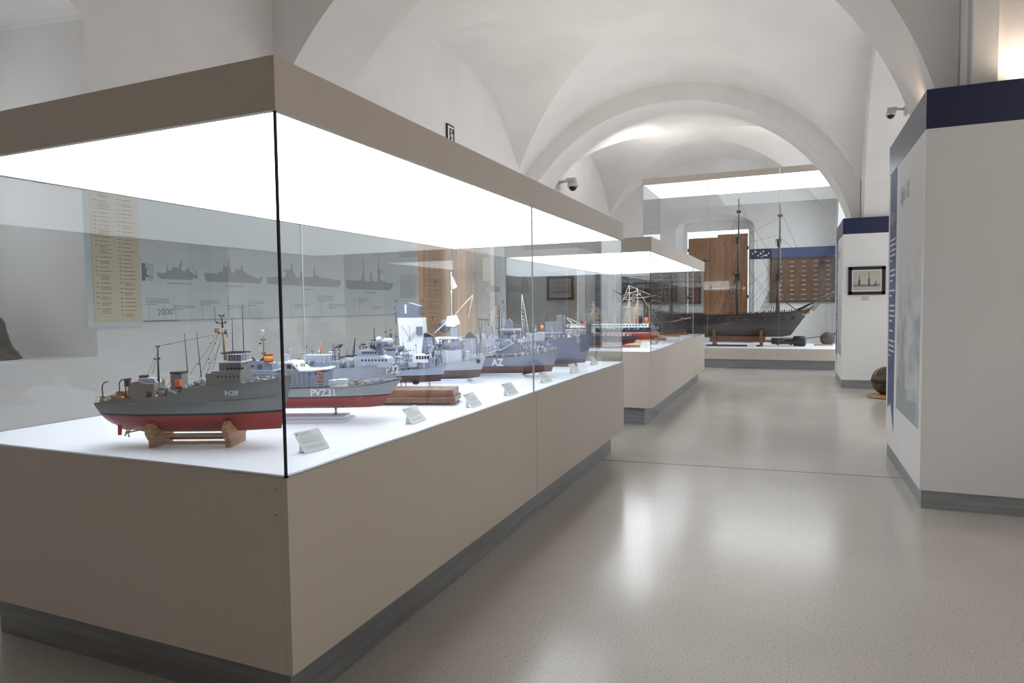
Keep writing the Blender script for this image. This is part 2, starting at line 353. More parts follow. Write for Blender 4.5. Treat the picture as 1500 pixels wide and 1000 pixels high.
# groin vaults
def bay(y0, y1, mb):
    yc = (y0+y1)/2; A = 8.0 if y1 < 6.5 else 3.7; st = 3.4
    ks = sorted(set([round(sin(R(st*k)), 6) for k in range(-27, 28)]))
    vx = sorted(set([s for s in ks if (XL-XC)/RV < s < (XR-XC)/RV]+[(XL-XC)/RV, (XR-XC)/RV]))
    hv = (y1-y0)/2/A; vy = sorted(set([s for s in ks if -hv < s < hv]+[-hv, hv]))
    ye = min(y1, YE)
    def P(u, v):
        y = min(yc+v*A, YE)
        return (XC+u*RV, y, ZC+RV*sqrt(max(0, 1-min(abs(u), abs(v))**2)))
    vs_ = []; fs = []
    for a_, b_ in zip(vx, vx[1:]):
        for c_, d_ in zip(vy, vy[1:]):
            if yc+c_*A >= YE: continue
            q = [P(a_, c_), P(b_, c_), P(b_, d_), P(a_, d_)]; k = len(vs_); vs_ += q
            um, vm = (a_+b_)/2, (c_+d_)/2
            if um*vm > 0: fs += [(k, k+1, k+2), (k, k+2, k+3)]
            else: fs += [(k, k+1, k+3), (k+1, k+2, k+3)]
    mb.add(vs_, fs, True)
mb = MB()
for y0, y1 in BAYS: bay(y0, y1, mb)
ce = mb.build('ceiling', 'plaster'); struct(ce)
es = ce.modifiers.new('edges', 'EDGE_SPLIT'); es.split_angle = R(14)
def rib(y0, y1, name):
    t0 = math.acos(max(-1, (XL-XC)/RA)); t1 = math.acos(min(1, (XR-XC)/RA)) if XR-XC < RA else 0
    N = 72; ts = [t0+(t1-t0)*i/N for i in range(N+1)]
    pts = [(XC+RA*cos(t), ZC+RA*sin(t)) for t in ts]
    mb = MB()
    for p, r in zip(pts, pts[1:]):
        for y in (y0, y1): mb.add([(p[0], y, p[1]), (r[0], y, r[1]), (r[0], y, TOP), (p[0], y, TOP)], [(0, 1, 2, 3)])
        mb.add([(p[0], y0, p[1]), (r[0], y0, r[1]), (r[0], y1, r[1]), (p[0], y1, p[1])], [(0, 1, 2, 3)], True)
    o = mb.build(name, 'plaster'); struct(o); e = o.modifiers.new('edges', 'EDGE_SPLIT'); e.split_angle = R(30)
rib(-1.75, -.73, 'trim_2'); rib(5.97, 6.99, 'trim_3'); rib(13.69, 14.68, 'trim_4')

# wooden shutters of the left recesses
def shutters(y0, y1, X, z0, z1, label, name='window_shutter'):
    t = thing(name, label, 'shutter', (X, (y0+y1)/2, z0)); ym = (y1-y0)/2
    for s in (-1, 1):
        l = MB().box((-.02, .01*s, 0), (.02, s*ym, z1-z0)).build('leaf', 'pine', t)
        for zz in (.25, (z1-z0)/2, z1-z0-.3): MB().box((-.04, s*.03, zz), (-.02, s*(ym-.02), zz+.11)).build('crossbar', 'pine', l)
    return t
shutters(9.22, 11.52, XL-.26, 1.002, 3.2, 'wide pine board shutters closed in the middle recess of the left wall')
# far recess: shutter leaf, white frame, brick infill
t = thing('window_shutter', 'narrow pine shutter leaf beside the white window frame in the far left recess', 'shutter', (XL-.2, 17.4, 1.002))
MB().box((-.02, -.62, 0), (.02, .55, 2.2)).build('leaf', 'pine', t)
fr = MB()
for yy in (18.05, 18.95): fr.box((XL-.30, yy-.05, 1.0), (XL-.22, yy+.05, 3.2))
fr.box((XL-.30, 18.0, 3.1), (XL-.22, 19.0, 3.2))
struct(fr.build('window_2', 'white'))

# ------------------------------------------------------------------ display cases
def case(name, label, x0, x1, y0, y1, zp, zf, zh, zt, rec, seams_y=(), seams_x=(), inset=.012, film=None, near_seal=.007):
    c = thing(name, label, 'display case', ((x0+x1)/2, (y0+y1)/2, 0))
    cx, cy = (x0+x1)/2, (y0+y1)/2
    def B(a, b, n, m, p=c, bev=0): return MB().box((a[0]-cx, a[1]-cy, a[2]), (b[0]-cx, b[1]-cy, b[2])).build(n, m, p, bev)
    B((x0+rec, y0+rec, 0), (x1-rec, y1-rec, zp+.01), 'plinth', 'plinth')
    body = MB(); g = .0025
    ys = [y0]+list(seams_y)+[y1]; xs = [x0]+list(seams_x)+[x1]; T = .03
    for i in range(len(ys)-1):
        for X in (x0, x1-T):
            body.box((X-cx, ys[i]+(g if i or True else 0)-cy, zp), (X+T-cx, ys[i+1]-g-cy, zf-.004))
    for i in range(len(xs)-1):
        for Yy in (y0, y1-T): body.box((xs[i]+(T if i == 0 else g)-cx, Yy-cy, zp), (xs[i+1]-(T if i == len(xs)-2 else g)-cx, Yy+T-cy, zf-.004))
    body.box((x0+.004-cx, y0+.004-cy, zp+.004), (x1-.004-cx, y1-.004-cy, zp+.02))
    body.build('cabinet_body', 'cabinet', c)
    B((x0+.02, y0+.02, zf-.03), (x1-.02, y1-.02, zf), 'case_floor', 'case_floor')
    rim = MB()
    for (a_, b_) in (((x0, y0), (x1, y0+.012)), ((x0, y1-.012), (x1, y1)), ((x0, y0), (x0+.012, y1)), ((x1-.012, y0), (x1, y1))):
        rim.box((a_[0]-cx, a_[1]-cy, zf-.0035), (b_[0]-cx, b_[1]-cy, zf+.0015))
    rim.build('edge_trim', 'steel', c)
    hd = MB(); T = .02
    for i in range(len(ys)-1):
        for X in (x0, x1-T): hd.box((X-cx, ys[i]+g/2-cy, zh), (X+T-cx, ys[i+1]-g/2-cy, zt))
    for i in range(len(xs)-1):
        for Yy in (y0, y1-T): hd.box((xs[i]+(T if i == 0 else g/2)-cx, Yy-cy, zh), (xs[i+1]-(T if i == len(xs)-2 else g/2)-cx, Yy+T-cy, zt))
    hd.box((x0+.01-cx, y0+.01-cy, zt-.02), (x1-.01-cx, y1-.01-cy, zt-.005))
    hd.build('header', 'cabinet', c)
    if film:
        B((x0+.03, y0+.03, zh+.006), (seams_x[0], y1-.03, zh+.02), 'light_panel', film); B((seams_x[0]+.004, y0+.03, zh+.006), (x1-.03, y1-.03, zh+.02), 'light_panel', 'panel_light')
    else: B((x0+.03, y0+.03, zh+.006), (x1-.03, y1-.03, zh+.02), 'light_panel', 'panel_light')
    k = MB()
    for (a_, b_) in (((x0+.004, y0+.004), (x1-.004, y0+.03)), ((x0+.004, y1-.03), (x1-.004, y1-.004)), ((x0+.004, y0+.03), (x0+.03, y1-.03)), ((x1-.03, y0+.03), (x1-.004, y1-.03))):
        k.box((a_[0]-cx, a_[1]-cy, zh+.003), (b_[0]-cx, b_[1]-cy, zh+.012))
    k.build('light_frame', 'steel', c)
    I = inset; G = .008
    def pane(a, b): return B(a, b, 'glass_pane', 'glass')
    for i in range(len(ys)-1):
        for X in (x0+I, x1-I-G): pane((X, ys[i]+(I+G if i == 0 else .002), zf+.001), (X+G, ys[i+1]-(I+G if i == len(ys)-2 else .002), zh+.004))
    for i in range(len(xs)-1):
        for Yy in (y0+I, y1-I-G): pane((xs[i]+(I if i == 0 else .002), Yy, zf+.001), (xs[i+1]-(I if i == len(xs)-2 else .002), Yy+G, zh+.004))
    # silicone joints
    for X, sx in ((x0+I, 1), (x1-I, -1)):
        for Yy, sy in ((y0+I, 1), (y1-I, -1)):
            nr = (Yy < cy and X > cx); w = near_seal if nr else .004
            B((X-sx*.001, Yy-sy*.001, zf+.001), (X+sx*w, Yy+sy*w, zh+.004), 'corner_joint', 'seal' if (nr or near_seal > .005) else 'seam')
    for s in seams_y:
        for X in (x0+I, x1-I-G): B((X-.001, s-.002, zf+.001), (X+G+.001, s+.002, zh+.004), 'glass_joint', 'seam')
    for s in seams_x:
        for Yy in (y0+I, y1-I-G): B((s-.002, Yy-.001, zf+.001), (s+.002, Yy+G+.001, zh+.004), 'glass_joint', 'seam')
    return c
ZF = .931
c1 = case('display_case', 'nearest large beige display case full of grey model warships', -3.55, -1.586, 1.747, 6.67, .230, ZF, 2.168, 2.347, .11, seams_y=(4.14,))
# screw holes by the near corner of the front panel and two scuffs
sh = MB()
for px, py in ((404, 717), (405, 754)):
    p = at_y(px, py, 1.7468); sh = MB(); sh.lathe([(.003, 0), (.003, .0005)], (p.x-(-3.55-1.586)/2, p.y-.0002-(1.747+6.67)/2, p.z), 8, axis=1); sh.build('screw_hole', 'black', c1)
c2 = case('display_case', 'second beige display case holding sailing ship and steamer models', -3.55, -1.586, 8.14, 13.52, .230, ZF, 2.168, 2.347, .11, seams_y=(12.0,), near_seal=.006)
c3 = case('display_case', 'tall glass display case at the far end holding a dark frigate', -3.42, 2.3, 16.40, 18.72, .21, .468, 4.47, 4.62, .06, seams_x=(-1.86, -.27), near_seal=.004, inset=.02, film='panel_dim')

# ------------------------------------------------------------------ ships
class Ship:
    def __init__(s, name, label, anchor, ang, zf=ZF, cat='model ship', group=None):
        s.a = V((anchor[0], anchor[1], zf)); s.t = R(ang)
        s.root = thing(name, label, cat, s.a, s.t, group)
        s.d = V((cos(s.t), sin(s.t), 0)); s.n = V((-sin(s.t), cos(s.t), 0)); s.random = random.Random(sum(map(ord, label)))
    def p(s, px, py, off=0):
        """pixel -> (x along the keel, z above the case floor) on the plane at local y = off"""
        d = ray(px, py); t = ((s.a+s.n*off-O).dot(s.n))/d.dot(s.n); q = O+d*t-s.a
        return q.dot(s.d), q.z
    def P(s, px, py, off=0): x, z = s.p(px, py, off); return (x, off, z)
    def box(s, name, m, x0, y0, x1, y1, w, off=0, build=True, mb=None, taper=0):
        a = s.p(x0, y1, off); b = s.p(x1, y0, off); mb = mb or MB()
        if taper:
            k = taper*(b[0]-a[0]); mb.prism([(a[0], a[1]), (b[0], a[1]), (b[0]-k, b[1]), (a[0]+k, b[1])], 1, off-w/2, off+w/2)
        else: mb.box((a[0], off-w/2, a[1]), (b[0], off+w/2, b[1]))
        return mb.build(name, m, s.root, .0008) if build else mb
    def poly(s, name, m, pts, w, off=0):
        return MB().prism([s.p(*q, off) for q in pts], 1, off-w/2, off+w/2).build(name, m, s.root)
    def tube(s, name, m, pts, r, off=0, r1=None, off1=None, n=8):
        mb = MB(); q = [s.P(*p, off) for p in pts]
        if off1 is not None: q[-1] = s.P(*pts[-1], off1)
        for i, (a, b) in enumerate(zip(q, q[1:])): mb.tube(a, b, r, r1 if r1 else r, n)
        return mb.build(name, m, s.root)
    def hull(s, deck, keel, beam, m, stern=.75, fine=2.0, bilge=3.0, deckmat='deck', bulwark=.01, run=.8, deckname='deck'):
        """deck/keel: lists of (x, z) from stern to bow in local metres."""
        N, K = 48, 12
        def ip(L, u):
            x0, x1 = L[0][0], L[-1][0]; x = x0+(x1-x0)*u
            for a, b in zip(L, L[1:]):
                if x <= b[0]+1e-9: t = (x-a[0])/max(1e-9, b[0]-a[0]); t = t*t*(3-2*t) if abs(b[1]-a[1]) > .015 and len(L) > 4 else t; return x, a[1]+(b[1]-a[1])*t
            return L[-1]
        def half(u, v):
            f = min(1, stern+(1-stern)*min(1, u/.25))
            if u > .55: f *= max(0, 1-((u-.55)/.45)**(fine+.9*v))
            fs = 1-(1-v)**bilge
            if u < .22: fs *= (1-(1-u/.22)*(1-v)*run)
            if u > .5: fs = fs*(1-.35*((u-.5)/.5)*(1-v))
            return max(.0008, beam/2*f*max(fs, .02))
        rows = []
        for i in range(N+1):
            u = i/N; dx, dz = ip(deck, u); kx, kz = ip(keel, u); rows.append([(kx+(dx-kx)*v, half(u, v), kz+(dz-kz)*v) for v in [j/K for j in range(K+1)]])
        vs_ = []; fs = []
        for r in rows:
            vs_ += [(x, -y, z) for x, y, z in r[::-1]]+[(x, y, z) for x, y, z in r]
        n = 2*(K+1)
        for i in range(N):
            for j in range(n-1): fs.append((i*n+j, i*n+j+1, (i+1)*n+j+1, (i+1)*n+j))
        fs.append(tuple(range(n)))
        mb = MB(); mb.add(vs_, fs, True); o = mb.build('hull', m, s.root)
        e = o.modifiers.new('edges', 'EDGE_SPLIT'); e.split_angle = R(40)
        dk = MB(); top = [(r[-1][0], r[-1][1], r[-1][2]-bulwark) for r in rows]
        dv = [(x, -y, z) for x, y, z in top]+[(x, y, z) for x, y, z in top]
        dk.add(dv, [(i, i+1, N+2+i, N+1+i) for i in range(N)]); dk.build(deckname, deckmat, s.root)
        s.rows = rows; s.N = N
        return o
    def deckz(s, x):
        for a, b in zip(s.rows, s.rows[1:]):
            if a[-1][0] <= x <= b[-1][0]: t = (x-a[-1][0])/(b[-1][0]-a[-1][0]+1e-9); return a[-1][2]+(b[-1][2]-a[-1][2])*t, a[-1][1]
        return s.rows[-1][-1][2], .002
    def rail(s, x0, x1, h=.018, step=.03, m='grey_pale', name='railing'):
        n = max(2, int((x1-x0)/step)); pr = {}
        for sg in (-1, 1):
            mb = MB()
            for i in range(n+1):
                x = x0+(x1-x0)*i/n; z, y = s.deckz(x); y = max(y-.004, .001)
                mb.tube((x, sg*y, z-.002), (x, sg*y, z+h), .0009, n=4)
                if sg in pr:
                    q = pr[sg]
                    for f in (.5, 1): mb.tube((q[0], q[1], q[2]+h*f), (x, sg*y, z+h*f), .0007, n=4)
                pr[sg] = (x, sg*y, z)
            o = mb.build(name, m, s.root)
        return o
    def fittings(s, x0, x1, n, m='grey_pale', hmax=.03, w=.8, name='deck_fittings', z0=None):
        mb = MB(); rn = s.random
        for _ in range(n):
            x = rn.uniform(x0, x1); z, y = s.deckz(x); z = (z if z0 is None else z0)-.012; yy = rn.uniform(-y*w, y*w); h = .012+rn.random()*hmax
            k = rn.random(); a = .003+rn.random()*.012; b = .003+rn.random()*.010
            if k < .45: mb.box((x-a, yy-b, z), (x+a, yy+b, z+h))
            elif k < .7: mb.tube((x, yy, z), (x, yy, z+h), b*.7, n=8)
            elif k < .85: mb.tube((x-a, yy, z+h), (x+a*1.4, yy, z+h+.004), .0022, n=6); mb.box((x-b*.5, yy-b*.5, z), (x+b*.5, yy+b*.5, z+h))
            else: mb.ball((x, yy, z+h*.7), b*.8, 8); mb.tube((x, yy, z), (x, yy, z+h*.7), .002, n=6)
        o = mb.build(name, m, s.root); o['kind'] = 'stuff'; return o
    def windows(s, x0, y0, x1, y1, n, w, m='black', off=0, name='window', gap=.35):
        a = s.p(x0, y1, off-w/2); b = s.p(x1, y0, off-w/2); st = (b[0]-a[0])/n
        for i in range(n):
            for sg in (-1, 1):
                yy = off+sg*(w/2); MB().box((a[0]+st*(i+gap/2), yy-.001, a[1]), (a[0]+st*(i+1-gap/2), yy+.001, b[1])).build(name, m, s.root)
    def flag(s, px0, py0, px1, py1, off=0, m='yellow'):
        a = s.p(px0, py1, off); b = s.p(px1, py0, off); mb = MB(); N = 8; vs_ = []; h = (b[1]-a[1])
        o = None
        for k, (f0, f1, mm) in enumerate(((0, .27, 'flag_red'), (.27, .73, 'yellow'), (.73, 1, 'flag_red'))):
            q = MB(); vs_ = []
            for i in range(N+1):
                x = a[0]+(b[0]-a[0])*i/N; yy = off+.003*sin(i*1.3)
                vs_ += [(x, yy, a[1]+h*f0), (x, yy, a[1]+h*f1), (x, yy+.001, a[1]+h*f1), (x, yy+.001, a[1]+h*f0)]
            fs = []
            for i in range(N):
                for j in range(4): fs.append((4*i+j, 4*i+(j+1) % 4, 4*i+4+(j+1) % 4, 4*i+4+j))
            q.add(vs_, fs, True); ob = q.build('flag' if k == 0 else 'flag_stripe', mm, s.root if k == 0 else o)
            if k == 0: o = ob
        return o
    def clutter(s, px0, y0, y1, px1, n, w, m='dark', name='masts_and_aerials', r=.0016):
        """thin aerials, rails and fittings standing on the superstructure between two pixel heights"""
        rn = s.random; mb = MB(); a = s.p(px0, y1); b = s.p(px1, y0)
        for _ in range(n):
            x = rn.uniform(a[0], b[0]); y = rn.uniform(-w/2, w/2); h = (b[1]-a[1])*(.3+.7*rn.random()**1.6); z = a[1]; k = rn.random()
            mb.tube((x, y, z-.01), (x+rn.uniform(-.006, .006), y, z+h), r, r*.6, 5)
            if k < .35: q = rn.uniform(.006, .014); mb.box((x-q, y-q*.5, z+h*.7), (x+q, y+q*.5, z+h*.7+q*.6))
            elif k < .6: mb.tube((x-.014, y, z+h*.8), (x+.014, y, z+h*.8), r*.8, n=4)
            elif k < .8: mb.ball((x, y, z+h), .0055, 6)
            else: q = rn.uniform(.01, .03); mb.tube((x, y, z+h*.9), (x+q, y, z), r*.6, n=4)
        return mb.build(name, m, s.root)
    def gun(s, px, py, r, ln=.05, el=12, off=0, n=1, m='grey_pale', face=1):
        x, z = s.p(px, py, off); t = MB(); t.lathe([(r*.9, 0), (r, r*.3), (r*.95, r*.9), (r*.55, r*1.3), (.0005, r*1.35)], (x, off, z), 12); o = t.build('gun_turret', m, s.root)
        bb = MB()
        for i in range(n):
            yo = off+(i-(n-1)/2)*r*.5; bb.tube((x+face*r*.5, yo, z+r*.7), (x+face*(r*.5+ln), yo, z+r*.7+ln*sin(R(el))), .0022, .0016, 8)
        bb.build('gun_barrel', 'gunmetal', o); return o
    def mast(s, pts, r, m='dark', arms=(), name='mast', off=0):
        o = s.tube(name, m, pts, r, off, r1=r*.55)
        for (px, py, half) in arms:
            mb = MB(); x, z = s.p(px, py, off); mb.tube((x, off-half, z), (x, off+half, z), r*.4, n=6); mb.tube((x-half*.6, off, z), (x+half*.6, off, z), r*.4, n=6)
            for q in (-1, 1):
                mb.ball((x, off+q*half, z+.004), .0035, 6); mb.ball((x+q*half*.6, off, z+.004), .0035, 6)
            mb.build('mast_arm', m, o)
        return o
    def radar(s, px, py, w=.03, off=0, m='dark'):
        x, z = s.p(px, py, off); mb = MB(); mb.tube((x, off, z-.02), (x, off, z), .0018, n=6)
        for i in range(6):
            t = -.5+i/5; mb.tube((x+w*.25*(1-(2*t)**2)-.01, off+w*t, z-.006), (x+w*.25*(1-(2*t)**2)-.01, off+w*t, z+.012), .001, n=4)
        for zz in (-.006, .003, .012): mb.path([(x+w*.25*(1-(2*t)**2)-.01, off+w*t, z+zz) for t in [-.5+i/5 for i in range(6)]], .001, 4)
        return mb.build('radar_antenna', m, s.root)
    def number(s, string, px0, py0, px1, py1, off, size=None, rot=0, depth=.0015):
        a = s.p(px0, py1, off); b = s.p(px1, py0, off)
        return text('hull_number', string, (b[1]-a[1])*1.38, 'model_white', s.root, ((a[0]+b[0])/2, off, (a[1]+b[1])/2), (R(90), 0, rot), depth, width=(b[0]-a[0]))
def side(s, x, z):
    """half width of the hull at (x, z)"""
    best = .01
    for a in s.rows:
        if a[-1][0] >= x:
            for p, q in zip(a, a[1:]):
                if p[2] <= z <= q[2]: return p[1]+(q[1]-p[1])*(z-p[2])/(q[2]-p[2]+1e-9)
            return a[-1][1]
    return best
def hull_number(s, string, px0, py0, px1, py1, m='model_white'):
    a = s.p(px0, py1, -.05); b = s.p(px1, py0, -.05); zc = (a[1]+b[1])/2
    ya, yb = -side(s, a[0], b[1]), -side(s, b[0], b[1]); yl = (side(s, (a[0]+b[0])/2, b[1])-side(s, (a[0]+b[0])/2, a[1]))
    rz = atan2(yb-ya, b[0]-a[0])
    o = text('hull_number', string, (b[1]-a[1])*1.35, m, s.root, ((a[0]+b[0])/2, (ya+yb)/2-.0006+yl*.45, zc), (R(90)+atan2(yl, b[1]-a[1])*.8, 0, rz), .0055, width=(b[0]-a[0]))
    return o
def pts(s, *q): return [s.p(*k) for k in q]

# ---- minesweeper N28 --------------------------------------------------
s = S1 = Ship('model_minesweeper', 'grey minesweeper model with red bottom numbered N28 on wooden cradle, nearest in case', (-2.32, 2.07), 22)
deck = pts(s, (150, 587), (192, 580), (275, 574), (283, 570), (293, 564), (340, 560), (385, 556), (428, 549))
keel = pts(s, (165, 620), (184, 629), (225, 631), (300, 631), (360, 630), (412, 627))
wl = (s.p(148, 607)[1]+s.p(413, 598)[1])/2-.004
s.hull(deck, keel, .21, hull_mat('minesweeper_hull', (.33, .035, .03), (.255, .27, .275), wl, .010), stern=.58, run=.35, bilge=3.6, fine=2.2, bulwark=.012, deckmat='deck_wood')
for sg in (-1, 1):
    rb = MB()
    for i in range(4, s.N-3):
        a = s.rows[i][-1]; b = s.rows[i+1][-1]
        za = s.p(137, 588)[1]-.004+(.02*(i/s.N)); zb = za+.02/s.N
        rb.tube((a[0], sg*side(s, a[0]-.001, za)*1.004, za), (b[0], sg*side(s, b[0]-.001, zb)*1.004, zb), .0022, n=6)
    rb.build('rubbing_strake', 'grey', s.root)
hull_number(s, 'N28', 337, 570, 354, 577)
s.box('deckhouse', 'grey', 312, 544, 361, 562, .125)
s.box('bridge', 'grey', 319, 541, 360, 548, .12); s.box('bridge', 'grey', 329, 527, 360, 545, .10)
s.windows(331, 538, 358, 541, 5, .1005); s.windows(316, 550, 352, 553, 6, .1255, name='porthole', gap=.7)
s.box('bridge_wing', 'model_white', 330, 527.5, 362, 530, .12)
for i in range(8):
    for off in (-.045, .045): MB().tube(s.P(332+i*4, 528, off), s.P(331.5+i*4, 516, off), .0014, n=4).build('screen_post', 'dark', s.root)
for off in (-.045, .045): pass
sc = MB(); a = s.p(331, 517); b = s.p(361, 515.5)
sc.box((a[0], -.048, a[1]), (b[0], -.044, b[1]+.002)); sc.box((a[0], .044, a[1]), (b[0], .048, b[1]+.002)); sc.box((a[0], -.048, a[1]), (a[0]+.004, .048, b[1]+.002)); sc.box((b[0]-.004, -.048, a[1]), (b[0], .048, b[1]+.002)); sc.build('bridge_screen', 'dark', s.root)
s.box('bridge_panel', 'grey_pale', 340, 518, 359, 527, .085)
fn = s.poly('funnel', 'grey', [(255, 572), (254, 548), (270, 543), (272, 572)], .05)
s.box('funnel_cap', 'dark', 253.5, 543.5, 270.5, 547, .054)
s.tube('fire_hose_post', 'red', [(260, 572), (260, 551)], .005, off=-.035, r1=.002); s.box('hose_reel', 'orange', 257, 556, 265, 566, .02, off=-.035)
s.mast([(330, 531), (326, 478)], .0058, 'brass', name='main_mast')
s.mast([(326, 480), (324.5, 462)], .004, 'dark', [(325, 488, .025), (324, 473, .035), (324.5, 463, .016)], name='topmast')
s.tube('whip_antenna', 'dark', [(314, 449), (315.5, 471), (325, 474)], .0012)
s.radar(332, 487, .03)
s.mast([(233, 572), (231, 507)], .0052, 'dark', [(230, 526, .02), (231, 508, .012)], name='aft_mast')
for q in ([(275, 545), (270, 488)], [(295, 553), (288, 487)], [(341, 518), (340, 465)], [(357, 516), (355, 445)]): s.tube('antenna', 'dark', q, .0022, r1=.0013)
rg = MB(); L = [((231, 507), (320, 489)), ((320, 489), (278, 548)), ((320, 491), (292, 553)), ((322, 505), (300, 552)), ((231, 515), (216, 549)), ((232, 520), (222, 549)), ((325, 489), (312, 541)), ((244, 566), (254, 552))]
for p, q in L: rg.tube(s.P(*p), s.P(*q), .0008, n=4)
rg.build('rigging', 'rope', s.root)
for q in [(308, 502), (315, 503), (306, 526), (316, 525.5), (306, 532), (291, 533)]: MB().ball(s.P(*q), .0030, 6).build('rigging_float', 'black', s.root)
for (x, y) in [(243, 504.5), (246, 504), (249, 504), (305, 495), (313, 493)]: MB().ball(s.P(x, y), .0022, 6).build('rigging_float', 'black', s.root)
s.flag(314, 481, 321, 487, off=.01)
# sweep winch, davits, float, boat
a = s.p(210, 571); b = s.p(196, 571); r = a[0]-b[0]
w = MB(); w.lathe([(r, -.045), (r, -.038), (r*.8, -.036), (r*.8, .036), (r, .038), (r, .045)], (a[0], 0, a[1]), 24, axis=1); wn = w.build('sweep_winch', 'print_brown', s.root)
MB().lathe([(r*.93, -.047), (r*.93, -.0455)], (a[0], 0, a[1]), 24, axis=1).build('winch_disc', 'grey', wn)
s.box('rescue_boat', 'grey_pale', 205, 553, 233, 560, .05, taper=.12); s.box('boat_deck', 'grey', 206, 560, 234, 572, .09)
s.tube('sweep_float', 'dark', [(205, 552), (217, 551)], .009); s.mast([(206, 562), (204, 551)], .003, 'dark', name='davit')
for (x0, x1, yt) in ((149, 158, 560), (174, 184, 556), (183, 192, 555)):
    for off in (-.035, .035): s.tube('davit', 'dark', [(x0+2, 583), (x0+.5, yt+5), (x0+4, yt), (x1, yt-1)], .0026, off=off)
s.box('davit_block', 'dark', 184, 554, 190, 566, .02); s.box('sweep_gear', 'brass', 174, 572, 186, 577, .04)
s.box('stern_locker', 'grey', 152, 579, 160, 585, .05); s.rail(s.p(153, 587)[0], s.p(193, 580)[0], .02, .025, 'grey')
s.fittings(s.p(160, 585)[0], s.p(195, 580)[0], 44, 'brass', .02, name='stern_fittings')
s.fittings(s.p(236, 575)[0], s.p(318, 562)[0], 60, 'grey', .03); s.fittings(s.p(275, 575)[0], s.p(318, 562)[0], 20, 'grey_pale', .03, name='deck_lockers')
s.fittings(s.p(362, 560)[0], s.p(416, 552)[0], 34, 'grey_pale', .014, name='foredeck_fittings'); s.rail(s.p(364, 560)[0], s.p(424, 552)[0], .018, .02, 'grey')
x, z = s.p(255, 570); s.tube('ensign_staff', 'dark', [(240, 570), (237, 553)], .0012)
s.box('lifebuoy_flag', 'yellow', 238.5, 555, 241.5, 563, .002, off=-.02)
# twin rudders, shafts and screws
for off in (-.045, .045):
    s.poly('rudder', 'red', [(173, 622), (179, 622), (178, 637), (173, 637)], .004, off=off*1.4)
    s.tube('propeller_shaft', 'brass', [(188, 633), (222, 626)], .003, off=off)
    x, z = s.p(187, 633, off); w = MB(); w.tube((x-.008, off, z), (x+.008, off, z), .005, n=10)
    for k in range(4):
        t = k*pi/2+.4; w.prism([(off+.002*cos(t+1.5), z+.002*sin(t+1.5)), (off+.022*cos(t-.25), z+.022*sin(t-.25)), (off+.026*cos(t), z+.026*sin(t)), (off+.022*cos(t+.25), z+.022*sin(t+.25))], 0, x-.001, x+.001)
    w.build('propeller', 'brass', s.root)
s.poly('skeg', 'red', [(206, 625), (226, 627), (226, 632), (208, 631)], .012)
# cradle
cr = thing('model_stand', 'light wooden cradle with two curved cheeks under the N28 minesweeper', 'model stand', s.a, s.t)
for (xa, xb) in ((232, 238), (341, 347)):
    x0 = s.p(xa, 645)[0]; x1 = s.p(xb, 645)[0]+.008
    pr = [(-.075, 0), (.075, 0), (.075, .03)]+[(.075+.03*sin(t*pi/2), .03+.05*t) for t in (.3, .6, 1)]+[(.09, .105), (.07, .112), (.05, .092), (0, .075), (-.05, .092), (-.07, .112), (-.09, .105)]+[(-.075-.03*sin(t*pi/2), .03+.05*t) for t in (1, .6, .3)]+[(-.075, .03)]
    MB().prism(pr, 0, x0, x1).build('cheek', 'stand_wood', cr, .002)
x0, x1 = s.p(236, 645)[0], s.p(344, 645)[0]
for yy, zz in ((-.055, .018), (.055, .018), (-.055, .052), (.055, .052)): MB().box((x0, yy-.006, zz-.006), (x1, yy+.006, zz+.006)).build('rail', 'stand_wood', cr)

def acrylic_stand(s, label, pxs, xL, xR, keelz):
    t = thing('model_stand', label, 'model stand', s.a, s.t)
    MB().box((xL, -.08, 0), (xR, .08, .014)).build('base', 'acrylic', t, .002)
    MB().box((xL+.02, -.06, .014), (xR-.02, .06, .03)).build('upper_plate', 'acrylic', t, .002)
    for px in pxs:
        x = s.p(px, 600)[0]; MB().tube((x, 0, .03), (x, 0, keelz+.004), .006, n=12).tube((x, 0, .03), (x, 0, .038), .011, n=12).build('pillar', 'steel', t)
def wood_stand(s, label, xL, xR, w, h, feet=True, m='base_wood'):
    t = thing('model_stand', label, 'model stand', s.a, s.t); f = .016 if feet else 0
    MB().box((xL, -w/2, f), (xR, w/2, f+h*.45)).build('plinth_board', m, t, .003)
    MB().box((xL+.012, -w/2+.012, f+h*.45), (xR-.012, w/2-.012, h+f)).build('upper_board', m, t, .003)
    if feet:
        for x in (xL+.02, xR-.03):
            for y in (-w/2+.01, w/2-.03): MB().box((x, y, 0), (x+.02, y+.02, f)).build('foot', m, t)
    return h+f

# ---- patrol boat PVZ31 ------------------------------------------------
s = S2 = Ship('model_patrol_boat', 'pale grey patrol boat model with red bottom numbered PVZ31, second ship in the case', (-2.15, 2.76), 21)
deck = pts(s, (330, 571), (400, 567), (427, 566), (481, 564), (517, 562), (550, 558), (590, 553))
keel = pts(s, (335, 596), (360, 599), (420, 598), (500, 597), (540, 596), (559, 594))
wl = s.p(500, 579)[1]
s.hull(deck, keel, .22, hull_mat('patrol_hull', (.30, .04, .035), (.33, .355, .38), wl, .007), stern=.85, fine=2.1, bulwark=.010)
hull_number(s, 'PVZ31', 462, 568, 496, 578)
s.poly('deckhouse', 'grey_blue', [(419, 566), (419, 541), (462, 541), (481, 543), (481, 564)], .15)
s.poly('wheelhouse', 'grey_pale', [(419, 541), (419, 530), (436, 530), (447, 541)], .14)
s.poly('deckhouse_roof', 'model_white', [(417, 531), (417, 528.5), (436, 528.5), (447, 540), (463, 540), (484, 537.5), (485, 539.5), (463, 542), (446, 542), (435, 531)], .16)
s.windows(419, 534, 437, 540, 2, .1405, 'dark_wood', gap=.3)
